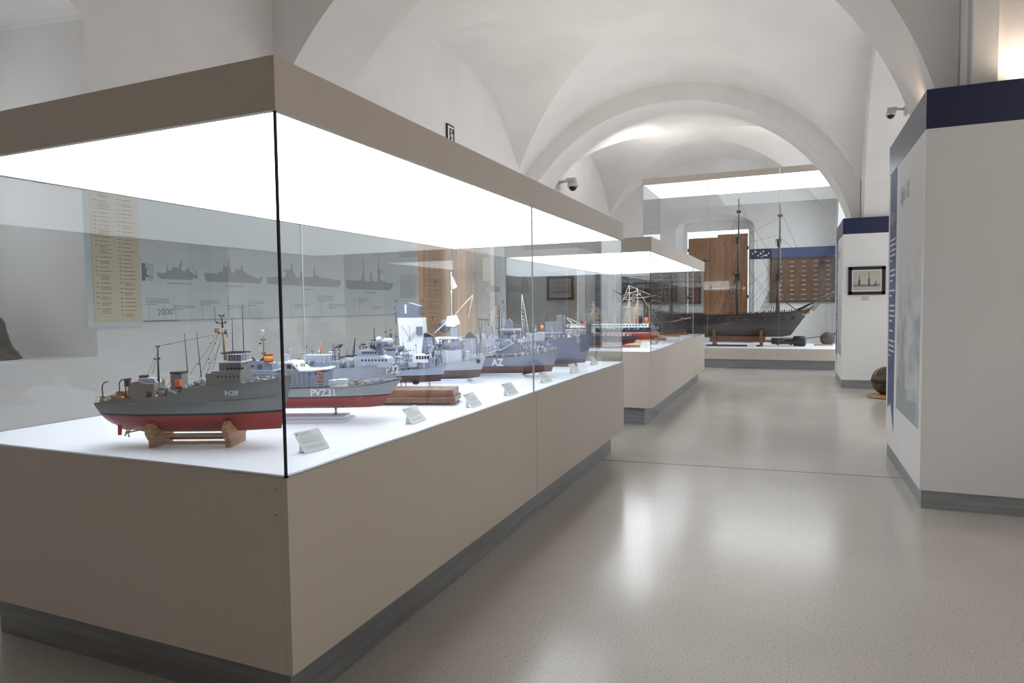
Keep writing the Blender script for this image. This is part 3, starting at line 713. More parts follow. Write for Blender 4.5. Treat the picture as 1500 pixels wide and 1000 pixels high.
s.windows(440, 531.5, 447, 537, 3, .1405, 'dark')
w = MB()
for x in (439.5, 446.5, 453, 460): w.box((s.p(x, 565)[0], -.0765, s.p(x, 563.5)[1]), (s.p(x, 565)[0]+.001, -.0745, s.p(x, 545)[1]))
w.build('door_seams', 'dark', s.root)
for (px, py) in ((469, 548), (469, 559)):
    x, z = s.p(px, py, -.078); w = MB()
    for i in range(14):
        t = 2*pi*i/14; u = 2*pi*(i+1)/14; w.tube((x+.010*cos(t), -.079, z+.010*sin(t)), (x+.010*cos(u), -.079, z+.010*sin(u)), .0035, n=6)
    w.build('lifebuoy', 'orange', s.root)
s.windows(450, 546.5, 466, 549.5, 2, .1508, name='porthole', gap=.8)
s.mast([(426, 530), (425.5, 512)], .003, 'grey_pale', [(425.5, 513, .012)]); s.box('roof_locker', 'grey_pale', 414, 519, 422, 527, .05)
s.rail(s.p(425, 566)[0], s.p(586, 554)[0], .022, .03, 'grey_pale')
s.box('life_raft', 'model_white', 483, 556, 494, 562, .04, off=-.03); s.box('life_raft', 'model_white', 495, 555, 509, 561.5, .04, off=-.03)
s.gun(520, 560, .012, .05, 15, m='grey_mid'); s.fittings(s.p(512, 562)[0], s.p(575, 556)[0], 34, 'grey_pale', .012, name='foredeck_fittings')
s.fittings(s.p(510, 562)[0], s.p(560, 558)[0], 10, 'brass', .008, name='anchor_gear')
# aft part seen behind the minesweeper's bridge
s.box('aft_deckhouse', 'grey_blue', 364, 541, 412, 568, .14); s.poly('funnel', 'grey_blue', [(366, 542), (364, 531), (378, 527), (402, 531), (404, 542)], .08)
s.poly('funnel_top', 'dark', [(365, 531), (373, 522), (380, 529), (390, 521), (383, 531)], .05)
x, z = s.p(380, 537, -.045); w = MB()
for i in range(12): t = 2*pi*i/12; u = 2*pi*(i+1)/12; w.tube((x+.009*cos(t), -.042, z+.009*sin(t)), (x+.009*cos(u), -.042, z+.009*sin(u)), .002, n=6)
w.build('funnel_emblem', 'black', s.root)
s.mast([(388, 541), (385, 492)], .0035, 'dark', [(385, 498, .02), (386, 518, .015)]); s.mast([(385, 492), (385, 484)], .002, 'model_white', [(385, 485, .01)], name='topmast')
s.windows(379, 501, 383, 513, 1, .004, 'beige', name='signal_flag', gap=.1); s.flag(387, 518, 400, 531, off=-.05)
s.windows(379.5, 501.5, 382.5, 504, 1, .006, 'black', name='signal_flag_patch', gap=.1)
s.box('rigid_boat', 'grey_mid', 366, 546, 402, 552, .05, off=-.07, taper=.1)
s.fittings(s.p(345, 568)[0], s.p(420, 566)[0], 30, 'grey_pale', .03, w=.9)
acrylic_stand(s, 'clear acrylic stand under the PVZ31 patrol boat', (372, 492), s.p(345, 618)[0], s.p(515, 618)[0], s.p(500, 597)[1])

# ---- P32 ---------------------------------------------------------------
s = S3 = Ship('model_corvette', 'blue-grey corvette model numbered P32 on long brown wooden base, third ship', (-2.12, 3.42), 18)
deck = pts(s, (395, 543), (430, 541), (480, 539), (523, 536), (560, 535), (585, 531))
keel = pts(s, (405, 566), (430, 570), (500, 571), (550, 570), (577, 566))
wl = s.p(520, 561)[1]
s.hull(deck, keel, .20, hull_mat('corvette_hull', (.22, .05, .045), (.30, .335, .42), wl, .006), stern=.85, fine=2.0, bulwark=.008)
hull_number(s, 'P32', 564, 536, 582, 548)
s.box('superstructure', 'grey_blue', 438, 528, 503, 542, .14); s.box('superstructure_deck', 'grey_pale', 448, 519, 488, 530, .10); s.poly('bridge', 'grey_pale', [(524, 538), (525, 521), (560, 520), (572, 524), (576, 536)], .13)
s.poly('bridge_top', 'grey_blue', [(526, 521), (528, 513), (552, 512), (557, 520)], .10); s.windows(530, 515, 552, 518, 6, .1005); s.windows(528, 526, 568, 529, 8, .1305, gap=.5)
x, z = s.p(515, 536); f = MB(); k = s.p(515, 521)[1]
f.lathe([(.040, z), (.036, k)], (x, 0, 0), 20); fo = f.build('funnel', 'grey_pale', s.root); MB().lathe([(.037, k-.004), (.038, k+.006)], (x, 0, 0), 20).build('funnel_cap', 'black', fo)
s.tube('exhaust_pole', 'black', [(518, 521), (520, 495)], .0042); s.tube('antenna', 'black', [(491, 530), (488, 502)], .002, r1=.0028)
s.mast([(497, 528), (497, 506)], .006, 'grey_mid'); w = MB(); rr = random.Random(4)
for _ in range(16):
    a = V(s.P(497, 507)); d = V((rr.uniform(-1, 1), rr.uniform(-1, 1), rr.uniform(-.6, .8)))*.022; w.tube(a+d*.2, a+d, .0028, n=5)
w.build('antenna_array', 'black', s.root)
s.tube('ensign_staff', 'orange', [(470, 517), (470, 500)], .0045, r1=.001); s.gun(463, 527, .02, .07, 14, m='grey_pale', face=-1)
for px, py in ((447, 524), (456, 526), (476, 524)): s.gun(px, py, .011, .03, 20, n=2)
s.mast([(549, 520), (548, 480)], .0042, 'black', [(548, 499, .03)]); s.box('radar_platform', 'grey_mid', 543, 500, 565, 503, .07); s.poly('platform_leg', 'grey_mid', [(550, 520), (553, 503), (558, 503), (562, 520)], .03)
x, z = s.p(555, 497); MB().ball((x, 0, z), .018, 14).build('radome', 'model_white', s.root)
s.fittings(s.p(430, 541)[0], s.p(560, 535)[0], 80, 'grey_pale', .035); s.fittings(s.p(440, 541)[0], s.p(560, 535)[0], 26, 'black', .026, name='dark_fittings')
s.fittings(s.p(440, 541)[0], s.p(520, 535)[0], 30, 'grey_pale', .02, z0=s.p(470, 528)[1], name='upper_fittings')
s.clutter(440, 505, 531, 520, 26, .12); s.clutter(440, 508, 530, 575, 26, .12, 'model_white', 'pale_aerials'); s.clutter(525, 500, 514, 556, 12, .08, 'black'); s.gun(588-12, 533, .008, .02, 10, m='model_white'); s.rail(s.p(430, 541)[0], s.p(583, 533)[0], .02, .03)
wood_stand(s, 'long dark brown wooden base on feet beneath the P32 corvette', s.p(480, 590)[0], s.p(668, 588, -.08)[0], .22, .075)

# ---- sonar dome patrol ship ------------------------------------------
s = S4 = Ship('model_frigate', 'small pale blue-grey frigate model with sonar dome under its brown bottom', (-2.1, 4.0), 17)
deck = pts(s, (470, 536), (530, 542), (583, 541), (620, 538), (655, 532))
keel = pts(s, (480, 560), (520, 560), (590, 560), (620, 559.5), (645, 558))
wl = s.p(620, 550)[1]
s.hull(deck, keel, .2, hull_mat('frigate_hull', (.085, .030, .022), (.33, .37, .47), wl, .008), stern=.85, bulwark=.008)
x, z = s.p(609, 559); MB().ball((x, 0, z-.006), .024, 14, .6).build('sonar_dome', 'black', s.root)
for px in (587, 594): s.tube('bilge_keel', 'dark', [(px, 558), (px+1, 568)], .003, off=-.03)
s.box('superstructure', 'grey_pale', 582, 529, 607, 541, .13); s.box('bridge', 'model_white', 608, 519, 630, 530, .13); s.windows(609, 521, 629, 526, 5, .1305, name='bridge_window', gap=.3)
s.box('deckhouse', 'grey_blue', 596, 524, 640, 538, .11); s.windows(592, 531, 606, 534, 5, .1305, name='porthole', gap=.5)
s.poly('boat', 'grey_mid', [(586, 539), (585, 534), (597, 533), (596, 539)], .03, off=-.07); s.poly('boat', 'grey_pale', [(600, 537), (599, 531), (612, 530), (611, 537)], .03, off=-.07)
s.gun(568, 536, .018, .05, 20, n=2, m='grey_mid'); s.gun(578, 527, .016, .045, 35, n=1, m='black'); s.box('launcher', 'grey_blue', 567, 513, 582, 530, .08)
for x0 in (565, 571): x, z = s.p(x0, 501); MB().ball((x, 0, z), .03, 14).build('radome', 'grey_pale', s.root)
s.box('radome_platform', 'grey_mid', 560, 507, 590, 511, .10); s.poly('platform_leg', 'grey_mid', [(564, 530), (568, 511), (580, 511), (583, 530)], .05)
s.tube('gun_barrel', 'black', [(548, 511), (566, 506)], .0045); s.tube('antenna', 'grey_pale', [(590, 528), (590, 490)], .002)
s.fittings(s.p(540, 541)[0], s.p(645, 533)[0], 80, 'grey_pale', .04); s.fittings(s.p(560, 541)[0], s.p(640, 533)[0], 26, 'black', .03, name='dark_fittings'); s.rail(s.p(583, 541)[0], s.p(652, 532)[0], .02, .03)
s.fittings(s.p(540, 541)[0], s.p(600, 536)[0], 30, 'grey_pale', .02, z0=s.p(575, 513)[1], name='upper_fittings')
s.clutter(560, 498, 530, 645, 34, .13); s.clutter(565, 505, 532, 640, 34, .12, 'model_white', 'pale_aerials'); acrylic_stand(s, 'clear acrylic stand under the frigate with the sonar dome', (530, 630), s.p(500, 572)[0], s.p(645, 572)[0], s.p(620, 559)[1])

# ---- destroyer with plated radar tower --------------------------------
s = S5 = Ship('model_destroyer', 'light grey destroyer model with square white radar tower and pale derricks', (-2.35, 4.52), 16)
deck = pts(s, (500, 535), (560, 533), (620, 533), (650, 530), (680, 527), (712, 521))
keel = pts(s, (510, 556), (560, 558), (640, 557), (680, 555), (702, 552))
wl = s.p(670, 542)[1]
s.hull(deck, keel, .23, hull_mat('destroyer_hull', (.11, .075, .065), (.40, .44, .53), wl, .005), stern=.85, bulwark=.008)
MB().prism([s.p(701, 525.5, -.03), s.p(704, 529, -.03), s.p(701, 532.5, -.03), s.p(698, 529, -.03)], 1, -.052, -.03).build('anchor_pocket', 'black', s.root)
s.box('superstructure', 'grey_blue', 583, 518, 650, 534, .15); s.poly('radar_tower', 'model_white', [(590, 520), (586, 465), (621, 465), (623, 492), (620, 520)], .13)
s.poly('radar_face', 'grey_mid', [(585, 464.5), (583, 450), (600, 443), (617, 448), (614, 464.5)], .12)
s.box('tower_stripe', 'model_white', 596, 446, 598.5, 459, .1205)
for px in (580, 619):
    s.mast([(px, 475), (px, 437)], .003, 'dark', [(px, 441, .02), (px, 452, .03), (px, 460, .025)], name='tower_mast')
s.poly('funnel', 'grey_blue', [(623, 519), (620, 492), (634, 491), (638, 519)], .08); s.poly('funnel_cap', 'black', [(619, 493), (621, 489), (626, 487), (630, 489), (636, 492)], .09)
s.box('tower_platform', 'dark', 604, 489, 628, 491.5, .1); s.box('instrument_house', 'grey_mid', 611, 478, 619, 490, .05, off=-.06)
s.flag(581, 470, 587, 475); rg = MB()
for p, q in (((588, 477), (600, 495)), ((600, 477), (600, 500)), ((608, 485), (596, 500)), ((612, 485), (600, 500))): rg.tube(s.P(*p, -.07), s.P(*q, -.07), .0012, n=4)
rg.build('rigging', 'rope', s.root)
# aft derricks and boat deck
s.box('deckhouse', 'grey_pale', 640, 512, 678, 530, .13); s.box('deckhouse_top', 'model_white', 640, 493, 672, 496, .12); s.box('boat_cradle', 'grey_mid', 638, 500, 676, 506, .12)
s.box('crane_house', 'grey_blue', 661, 480, 671, 500, .06); s.poly('crane_cab', 'model_white', [(654, 477), (656, 463), (668, 461), (673, 474), (666, 479)], .06)
s.tube('derrick_boom', 'pale_wood', [(667, 460), (693, 432)], .0055); s.tube('derrick_boom', 'pale_wood', [(693, 432), (686, 466)], .0042); s.tube('derrick_boom', 'model_white', [(635, 489), (660, 466)], .0045)
s.tube('ladder_mast', 'model_white', [(662, 525), (662, 470)], .003)
MB().ball(s.P(652, 478, .05), .055, 20).build('radome', 'gunmetal', s.root); s.tube('ladder_mast', 'model_white', [(662, 470), (661, 398)], .0022); s.poly('mast_pennant', 'model_white', [(662, 403), (670, 420), (663, 424)], .003); MB().ball(s.P(661, 428), .008, 10).build('masthead_lamp', 'model_white', s.root)
w = MB()
for i in range(2): w.path([s.P(643+i*12, 500, -.05), s.P(650+i*12, 508, -.05), s.P(657+i*12, 500, -.05)], .002)
w.build('boat_davits', 'model_white', s.root)
s.fittings(s.p(560, 533)[0], s.p(700, 524)[0], 90, 'grey_pale', .045); s.fittings(s.p(590, 533)[0], s.p(680, 524)[0], 30, 'black', .04, name='dark_fittings')
s.fittings(s.p(640, 533)[0], s.p(676, 524)[0], 24, 'model_white', .03, z0=s.p(655, 500)[1], name='upper_fittings'); s.rail(s.p(640, 531)[0], s.p(708, 522)[0], .022, .035)
s.clutter(565, 475, 510, 620, 36, .12); s.clutter(640, 480, 526, 682, 30, .12); s.clutter(560, 492, 530, 690, 50, .15, 'model_white', 'pale_aerials'); acrylic_stand(s, 'clear acrylic stand under the light grey destroyer', (580, 665), s.p(540, 563)[0], s.p(690, 563)[0], s.p(660, 556)[1])

# ---- cruiser AZ ---------------------------------------------------------
s = S6 = Ship('model_cruiser', 'large slate grey cruiser model lettered AZ with tripod masts and red-brown bottom', (-2.35, 4.98), 16)
deck = pts(s, (585, 527), (640, 525), (700, 522), (712, 522), (760, 520), (790, 516), (819, 511))
keel = pts(s, (595, 550), (640, 552), (700, 552), (760, 548), (808, 544))
wl = s.p(760, 535.5)[1]
s.hull(deck, keel, .25, hull_mat('cruiser_hull', (.13, .05, .042), (.20, .235, .33), wl, .004), stern=.85, bulwark=.008)
hull_number(s, 'AZ', 722, 524.5, 739, 535.5); 
s.box('superstructure', 'grey_mid', 706, 505, 766, 519, .16); s.box('upper_works', 'grey_blue', 712, 495, 756, 506, .13); s.box('bridge', 'grey_mid', 736, 484, 764, 496, .12); s.box('bridge_roof', 'grey_pale', 734, 481, 765, 484, .13)
s.windows(738, 487, 762, 490, 8, .1205, name='bridge_window')
s.poly('funnel', 'grey_blue', [(684, 519), (682, 494), (698, 493), (699, 519)], .09); s.poly('funnel_cap', 'black', [(681.5, 495), (685, 489), (690, 485), (695, 489), (699, 494)], .095)
s.mast([(704, 500), (699, 443)], .0042, 'dark', [(698, 444, .03)]); s.mast([(699, 443), (699, 434)], .002, 'dark', name='topmast')
for q in ([(703, 515), (706, 468)], [(716, 492), (710, 468)], [(720, 492), (714, 468)]): s.tube('tripod_leg', 'black', q, .004)
s.box('tripod_top', 'black', 700, 466.5, 716, 469, .07); s.radar(717, 461, .05); s.box('tripod_house', 'grey_mid', 711, 478, 722, 494, .05)
s.tube('main_mast', 'dark', [(731, 495), (731, 447)], .005); s.tube('main_mast', 'grey_mid', [(735, 495), (734, 448)], .004); s.radar(737, 442, .07); s.radar(738, 450, .06, m='grey_mid')
rg = MB()
for p, q in (((731, 450), (722, 476)), ((731, 450), (724, 490)), ((734, 455), (740, 447)), ((735, 460), (741, 452)), ((768, 445), (775, 475)), ((765, 440), (763, 468))): rg.tube(s.P(*p), s.P(*q), .0015, n=4)
rg.build('rigging', 'rope', s.root)
s.box('signal_flag', 'orange', 723, 449, 727, 454, .002, off=-.02); s.box('signal_flag', 'orange', 726, 461, 730, 464, .002, off=-.02)
w = MB()
for k in (-1, 1): w.path([s.P(767, 492, k*.02), s.P(764, 460, k*.015), s.P(764.5, 431, 0)], .0025)
w.path([s.P(775, 492), s.P(770, 460), s.P(764.5, 431)], .0028)
for i in range(10): w.tube(s.P(764.5+.3*i*.3, 434+i*5.5, 0), s.P(766+.9*i, 438+i*5.5, 0), .0015, n=4)
w.build('lattice_mast', 'model_white', s.root); s.tube('mast_post', 'grey_mid', [(770, 494), (768, 466)], .006)
s.poly('director', 'grey_mid', [(740, 482), (741, 470), (746, 466), (751, 472), (752, 482)], .05); w = MB(); w.ball(s.P(745, 462), .008, 8); w.build('director_top', 'black', s.root)
x, z = s.p(744, 502, -.09)
w = MB()
for i in range(9): t = pi*i/12; u = pi*(i+1)/12; w.tube((x+.035*cos(t), -.09, z+.035*sin(t)-.01), (x+.035*cos(u), -.09, z+.035*sin(u)-.01), .003, n=5)
w.path([s.P(714, 518, -.09), s.P(727, 513, -.09), s.P(735, 512, -.09), s.P(752, 502, -.09)], .003)
w.path([s.P(726, 501, -.09), s.P(732, 506, -.09), s.P(726, 513, -.09), s.P(733, 513, -.09), s.P(727, 506, -.09), s.P(733, 501, -.09), s.P(726, 501, -.09)], .0018); w.build('boat_crane', 'model_white', s.root)
s.gun(782, 512, .02, .07, 8, n=2, m='grey_pale'); s.gun(795, 510, .014, .05, 8, n=2, m='grey_pale')
s.fittings(s.p(640, 525)[0], s.p(812, 513)[0], 100, 'grey_pale', .04); s.fittings(s.p(700, 522)[0], s.p(800, 515)[0], 30, 'black', .035, name='dark_fittings')
s.fittings(s.p(710, 522)[0], s.p(765, 518)[0], 40, 'grey_pale', .03, z0=s.p(740, 494)[1], name='upper_fittings'); s.rail(s.p(712, 522)[0], s.p(815, 512)[0], .022, .035, 'model_white')
s.clutter(640, 480, 520, 705, 26, .14); s.clutter(706, 470, 506, 766, 44, .13); s.clutter(706, 478, 519, 790, 44, .18, 'model_white', 'pale_aerials'); s.clutter(770, 495, 518, 808, 14, .1, 'grey_pale', 'foredeck_aerials'); acrylic_stand(s, 'clear acrylic stand with long shelf under the AZ cruiser', (650, 733), s.p(600, 560)[0], s.p(770, 560)[0], s.p(740, 549)[1])

# ---- carrier / dark blue -------------------------------------------------
s = S7 = Ship('model_assault_ship', 'dark blue-grey amphibious ship model with pale deck gear, last ship in the nearest case', (-2.35, 6.0), 12)
deck = pts(s, (650, 505), (720, 502), (770, 500), (800, 498), (830, 494), (855, 490), (870, 487))
keel = pts(s, (660, 530), (720, 535), (770, 536), (810, 535), (857, 531))
s.hull(deck, keel, .28, hull_mat('assault_hull', (.035, .04, .09), (.10, .12, .23), s.p(830, 526)[1], .004), stern=.9, bulwark=.006, bilge=4)
s.box('superstructure', 'grey_mid', 800, 471, 825, 494, .14); s.box('upper_works', 'grey_mid', 816, 461, 824, 472, .08); s.box('deckhouse', 'grey_pale', 770, 488, 800, 499, .15)
s.tube('gun_barrel', 'black', [(797, 478), (805, 447)], .006); s.flag(792, 474, 796, 484); s.box('landing_deck', 'grey_pale', 788, 486, 826, 488, .16); s.box('bow_deck', 'model_white', 836, 477, 858, 480, .10)
s.tube('crane_boom', 'pale_wood', [(830, 465), (855, 476)], .005); s.tube('crane_boom', 'model_white', [(830, 466), (845, 480)], .004); s.tube('crane_post', 'grey_pale', [(827, 490), (827, 462)], .004)
s.box('bow_gun', 'dark', 859, 473, 866, 489, .05); s.box('bow_gun_shield', 'orange', 855, 470, 859, 478, .03); s.tube('gun_barrel', 'black', [(858, 473), (870, 478)], .005)
s.fittings(s.p(720, 502)[0], s.p(862, 489)[0], 90, 'grey_pale', .05); s.fittings(s.p(760, 502)[0], s.p(850, 489)[0], 40, 'model_white', .05, name='pale_fittings')
s.clutter(770, 465, 498, 866, 40, .18); s.clutter(770, 470, 500, 866, 40, .2, 'model_white', 'pale_aerials'); wood_stand(s, 'low dark base board under the dark blue amphibious ship', s.p(700, 535)[0], s.p(845, 533)[0], .2, .02, False, 'dark_wood')

# ---- information cards ----------------------------------------------------
def info_card(loc, w, h, label, rz, tilt=42, grp='information cards inside the display cases', cat='card'):
    t = thing('information_card', label, cat, loc, rz, grp); a = R(tilt)
    # local: width along x, face towards -y, leaning back
    def Q(x, u, d=0): return (x, u*sin(a)+d*cos(a)*-1, u*cos(a)+.004+d*sin(a)*1)
    mb = MB(); vs_ = [Q(-w/2, 0), Q(w/2, 0), Q(w/2, h), Q(-w/2, h), Q(-w/2, 0, -.003), Q(w/2, 0, -.003), Q(w/2, h, -.003), Q(-w/2, h, -.003)]
    mb.add(vs_, [(0, 1, 2, 3), (7, 6, 5, 4), (0, 4, 5, 1), (1, 5, 6, 2), (2, 6, 7, 3), (3, 7, 4, 0)]); mb.build('plate', 'card', t)
    sb = MB(); sb.box((-w*.35, h*.25, 0), (-w*.30, h*sin(a)*.9, .003)); sb.prism([(h*sin(a)*.45, 0), (h*sin(a)*.9, 0), (h*sin(a)*.75, h*cos(a)*.75)], 0, -w*.35, -w*.33); sb.build('foot', 'steel', t)
    ln = MB(); rn = random.Random(int(loc[1]*100)); d0 = .0004
    rows = 9
    for i in range(rows):
        u = h*(.90-.085*i) if i < 2 else h*(.86-.085*i); x0 = -w*.36 if i < 2 else -w*.40; x1 = w*(.05+rn.random()*.1 if i < 2 else .25+rn.random()*.17); th = h*.022 if i >= 2 else h*.03
        if i == 6: continue
        ln.add([Q(x0, u-th, d0), Q(x1, u-th, d0), Q(x1, u+th, d0), Q(x0, u+th, d0)], [(0, 1, 2, 3)])
    ln.build('printed_lines', 'print_light', t)
    e = MB(); e.add([Q(-w*.45, h*.82, d0), Q(-w*.40, h*.82, d0), Q(-w*.40, h*.95, d0), Q(-w*.45, h*.95, d0)], [(0, 1, 2, 3)]); e.build('printed_crest', 'print_grey', t)
    return t
cards = [((447, 664), (483, 655), .105, 'white information card nearest the front corner of the case, beside the N28 minesweeper'),
         ((603, 622), (627, 613), .10, 'white information card in front of the PVZ31 patrol boat'),
         ((692, 597), (707, 592), .10, 'white information card right of the wooden base end, near the front glass'),
         ((745, 580), (762, 575), .10, 'white information card between the wooden base and the glass seam'),
         ((798, 561.5), (811, 557), .10, 'white information card just right of the glass seam below the AZ bow'),
         ((840, 547), (852, 543.5), .10, 'white information card below the dark blue bow'),
         ((870, 535), (879, 531), .10, 'white information card farthest along the nearest case, by its end')]
for a, b, h, lb in cards:
    pa, pb = at_z(*a, ZF+.004), at_z(*b, ZF+.004); c = (pa+pb)/2; w = min((pb-pa).length, .15); d = pb-pa
    info_card((c.x, c.y, ZF), w, h*.95, lb, atan2(d.y, d.x), 40, cat='information card')
for a, b, h, lb in [((937, 509.5), (950, 510), .10, 'white card at the near end of the second case, by its front corner'),
                    ((962, 503), (968, 501.5), .08, 'small white card behind the front corner card of the second case')]:
    pa, pb = at_z(*a, ZF+.004), at_z(*b, ZF+.004); c = (pa+pb)/2; w = min((pb-pa).length, .14); d = pb-pa
    info_card((c.x, c.y, ZF), w, h, lb, atan2(d.y, d.x), 35, cat='information card')

# ------------------------------------------------------------------ second case: sailing ships and steamers
def shrouds(s, x, y0, z0, ztop, n=5, spread=.12, m='rope', r=.0012, ratl=True):
    mb = MB()
    for sg in (-1, 1):
        for i in range(n): mb.tube((x-spread*(i/(n-1))-.005, sg*y0, z0), (x, sg*.004, ztop), r, n=4)
        if ratl:
            for k in range(1, 7):
                f = k/8; mb.tube((x-.005*(1-f), sg*(y0*(1-f)+.004*f), z0+(ztop-z0)*f), (x-(spread+.005)*(1-f), sg*(y0*(1-f)+.004*f), z0+(ztop-z0)*f), r*.6, n=4)
    return mb.build('shrouds', m, s.root)
def yards(s, x, zs, halfs, r, m, ang=0, name='yard', gaffs=()):
    for z, h in zip(zs, halfs):
        MB().tube((x-h*sin(ang), -h*cos(ang), z), (x, 0, z+.001), r*.5, r, 6).tube((x, 0, z+.001), (x+h*sin(ang), h*cos(ang), z), r, r*.5, 6).build(name, m, s.root)

s = S8 = Ship('model_gunboat', 'low dark hulled gunboat model with red bottom nearest in the second case', (-2.5, 8.95), 12)
deck = pts(s, (790, 488), (830, 489), (880, 491), (910, 492), (936, 491)); keel = pts(s, (800, 504), (840, 506), (880, 506), (910, 505), (929, 502))
s.hull(deck, keel, .22, hull_mat('gunboat_hull', (.22, .035, .025), (.05, .045, .05), s.p(900, 498)[1], .006), bulwark=.006)
s.tube('pole_mast', 'dark_wood', [(881, 494), (877, 455)], .011, r1=.007); s.mast([(878, 462), (877, 452)], .004, 'model_white', [(877, 454, .03)], name='masthead')
s.box('signal_flag', 'yellow', 872, 458, 876, 466, .003, off=-.02); s.box('deckhouse', 'model_white', 828, 482, 872, 489, .12); s.box('funnel', 'pale_wood', 846, 472, 850, 484, .03)
s.fittings(s.p(800, 489)[0], s.p(925, 491)[0], 60, 'model_white', .045, name='pale_fittings')
wood_stand(s, 'pale brown wooden base under the dark gunboat in the second case', s.p(820, 511)[0], s.p(941, 511)[0], .2, .035, False, 'stand_wood')

s = S9 = Ship('model_steamer', 'black hulled steam and sail ship model with white upperworks and orange ventilators', (-2.5, 9.9), 12)
deck = pts(s, (810, 478), (860, 481), (910, 482), (945, 482), (972, 480)); keel = pts(s, (820, 496), (860, 498), (910, 498), (945, 497), (971, 493))
s.hull(deck, keel, .24, hull_mat('steamer_hull', (.36, .045, .03), (.012, .013, .018), s.p(930, 487)[1], .006, sc=(.8, .8, .8)), bulwark=.004)
s.box('deckhouse', 'model_white', 830, 474, 950, 480, .15); s.windows(832, 475.5, 948, 478, 26, .1506, name='window')
for px in (931, 947):
    x, z = s.p(px, 475); MB().lathe([(.022, z), (.022, z+.05), (.03, z+.07), (.028, z+.095), (.006, z+.105)], (x, 0, 0), 14).build('ventilator', 'orange', s.root)
MB().lathe([(.035, s.p(938, 474)[1]), (.035, s.p(938, 462)[1])], (s.p(938, 470)[0], 0, 0), 16).build('funnel', 'black', s.root)
for (px, yt, yb, tilt) in ((868, 440, 476, 0), (921.5, 417, 475, 0), (933.5, 421, 476, 0)):
    s.mast([(px+2, yb), (px, yt)], .0075, 'pale_wood', name='mast'); x = s.p(px, 450)[0]
    z0 = s.p(px, 474)[1]; zt = s.p(px, yt)[1]; H_ = zt-z0
    yards(s, x, [z0+H_*f for f in (.42, .62, .8)], [.20, .16, .11], .005, 'rope_pale', .5)
    shrouds(s, x, .10, z0, z0+H_*.62, 5, .09, 'rope_pale', .0016)
rg = MB()
for p, q in (((921, 418), (901, 468)), ((921, 430), (905, 448)), ((933, 424), (922, 440)), ((933, 436), (912, 452)), ((933, 424), (970, 478)), ((921, 418), (958, 434)), ((912, 433), (935, 425)), ((914, 444), (940, 428)), ((935, 437), (962, 432)), ((912, 436), (945, 436))): rg.tube(s.P(*p), s.P(*q), .0028, n=4)
rg.build('running_rigging', 'rope_pale', s.root)
s.clutter(840, 440, 478, 962, 40, .16, 'rope_pale', 'pale_aerials', .0022); s.clutter(840, 455, 478, 962, 24, .16, 'dark_wood', 'dark_aerials', .0022); s.fittings(s.p(830, 480)[0], s.p(965, 480)[0], 90, 'model_white', .05, name='pale_fittings'); s.fittings(s.p(900, 480)[0], s.p(965, 480)[0], 20, 'black', .05, name='dark_fittings')
wood_stand(s, 'cream wooden base under the black steamer in the second case', s.p(860, 501)[0], s.p(955, 501)[0], .22, .04, False, 'pale_wood')

s = S10 = Ship('model_brig', 'black sailing ship model with long bowsprit and grey shrouds in the second case', (-2.5, 10.9), 10)
deck = pts(s, (850, 470), (900, 475), (940, 475), (970, 473), (990, 471), (1003, 469)); keel = pts(s, (860, 490), (900, 492), (940, 491), (970, 490), (994, 487))
s.hull(deck, keel, .26, hull_mat('brig_hull', (.13, .03, .022), (.020, .022, .03), s.p(980, 482)[1], .004), bulwark=.006, deckmat='deck_wood')
s.tube('bowsprit', 'pale_wood', [(985, 471), (1012, 465)], .011, r1=.005)
for (px, yt, m) in ((975, 425, 'dark_wood'), (958, 432, 'dark_wood'), (968, 436, 'dark_wood')):
    s.mast([(px+1, 473), (px-1, yt)], .009, m, name='mast'); x = s.p(px, 450)[0]; z0 = s.p(px, 472)[1]; zt = s.p(px, yt)[1]; H_ = zt-z0
    if px != 968: yards(s, x, [z0+H_*f for f in (.4, .6, .8)], [.24, .18, .12], .005, 'rope_pale' if px == 958 else 'dark_wood', .35)
    shrouds(s, x, .12, z0, z0+H_*.7, 6, .12, 'rope', .0014)
rg = MB()
for i in range(9): rg.tube(s.P(981+i*2.4, 446), s.P(984+i*2.6, 471), .0013, n=4)
for p, q in (((975, 427), (1011, 465)), ((975, 440), (1000, 467)), ((975, 427), (958, 434)), ((958, 434), (930, 474))): rg.tube(s.P(*p), s.P(*q), .0015, n=4)
rg.build('running_rigging', 'rope', s.root); s.fittings(s.p(870, 472)[0], s.p(995, 471)[0], 50, 'brass', .04)
wood_stand(s, 'dark wooden block base behind the cream base in the second case', s.p(900, 497)[0], s.p(977, 497)[0], .2, .05, False, 'stand_wood')

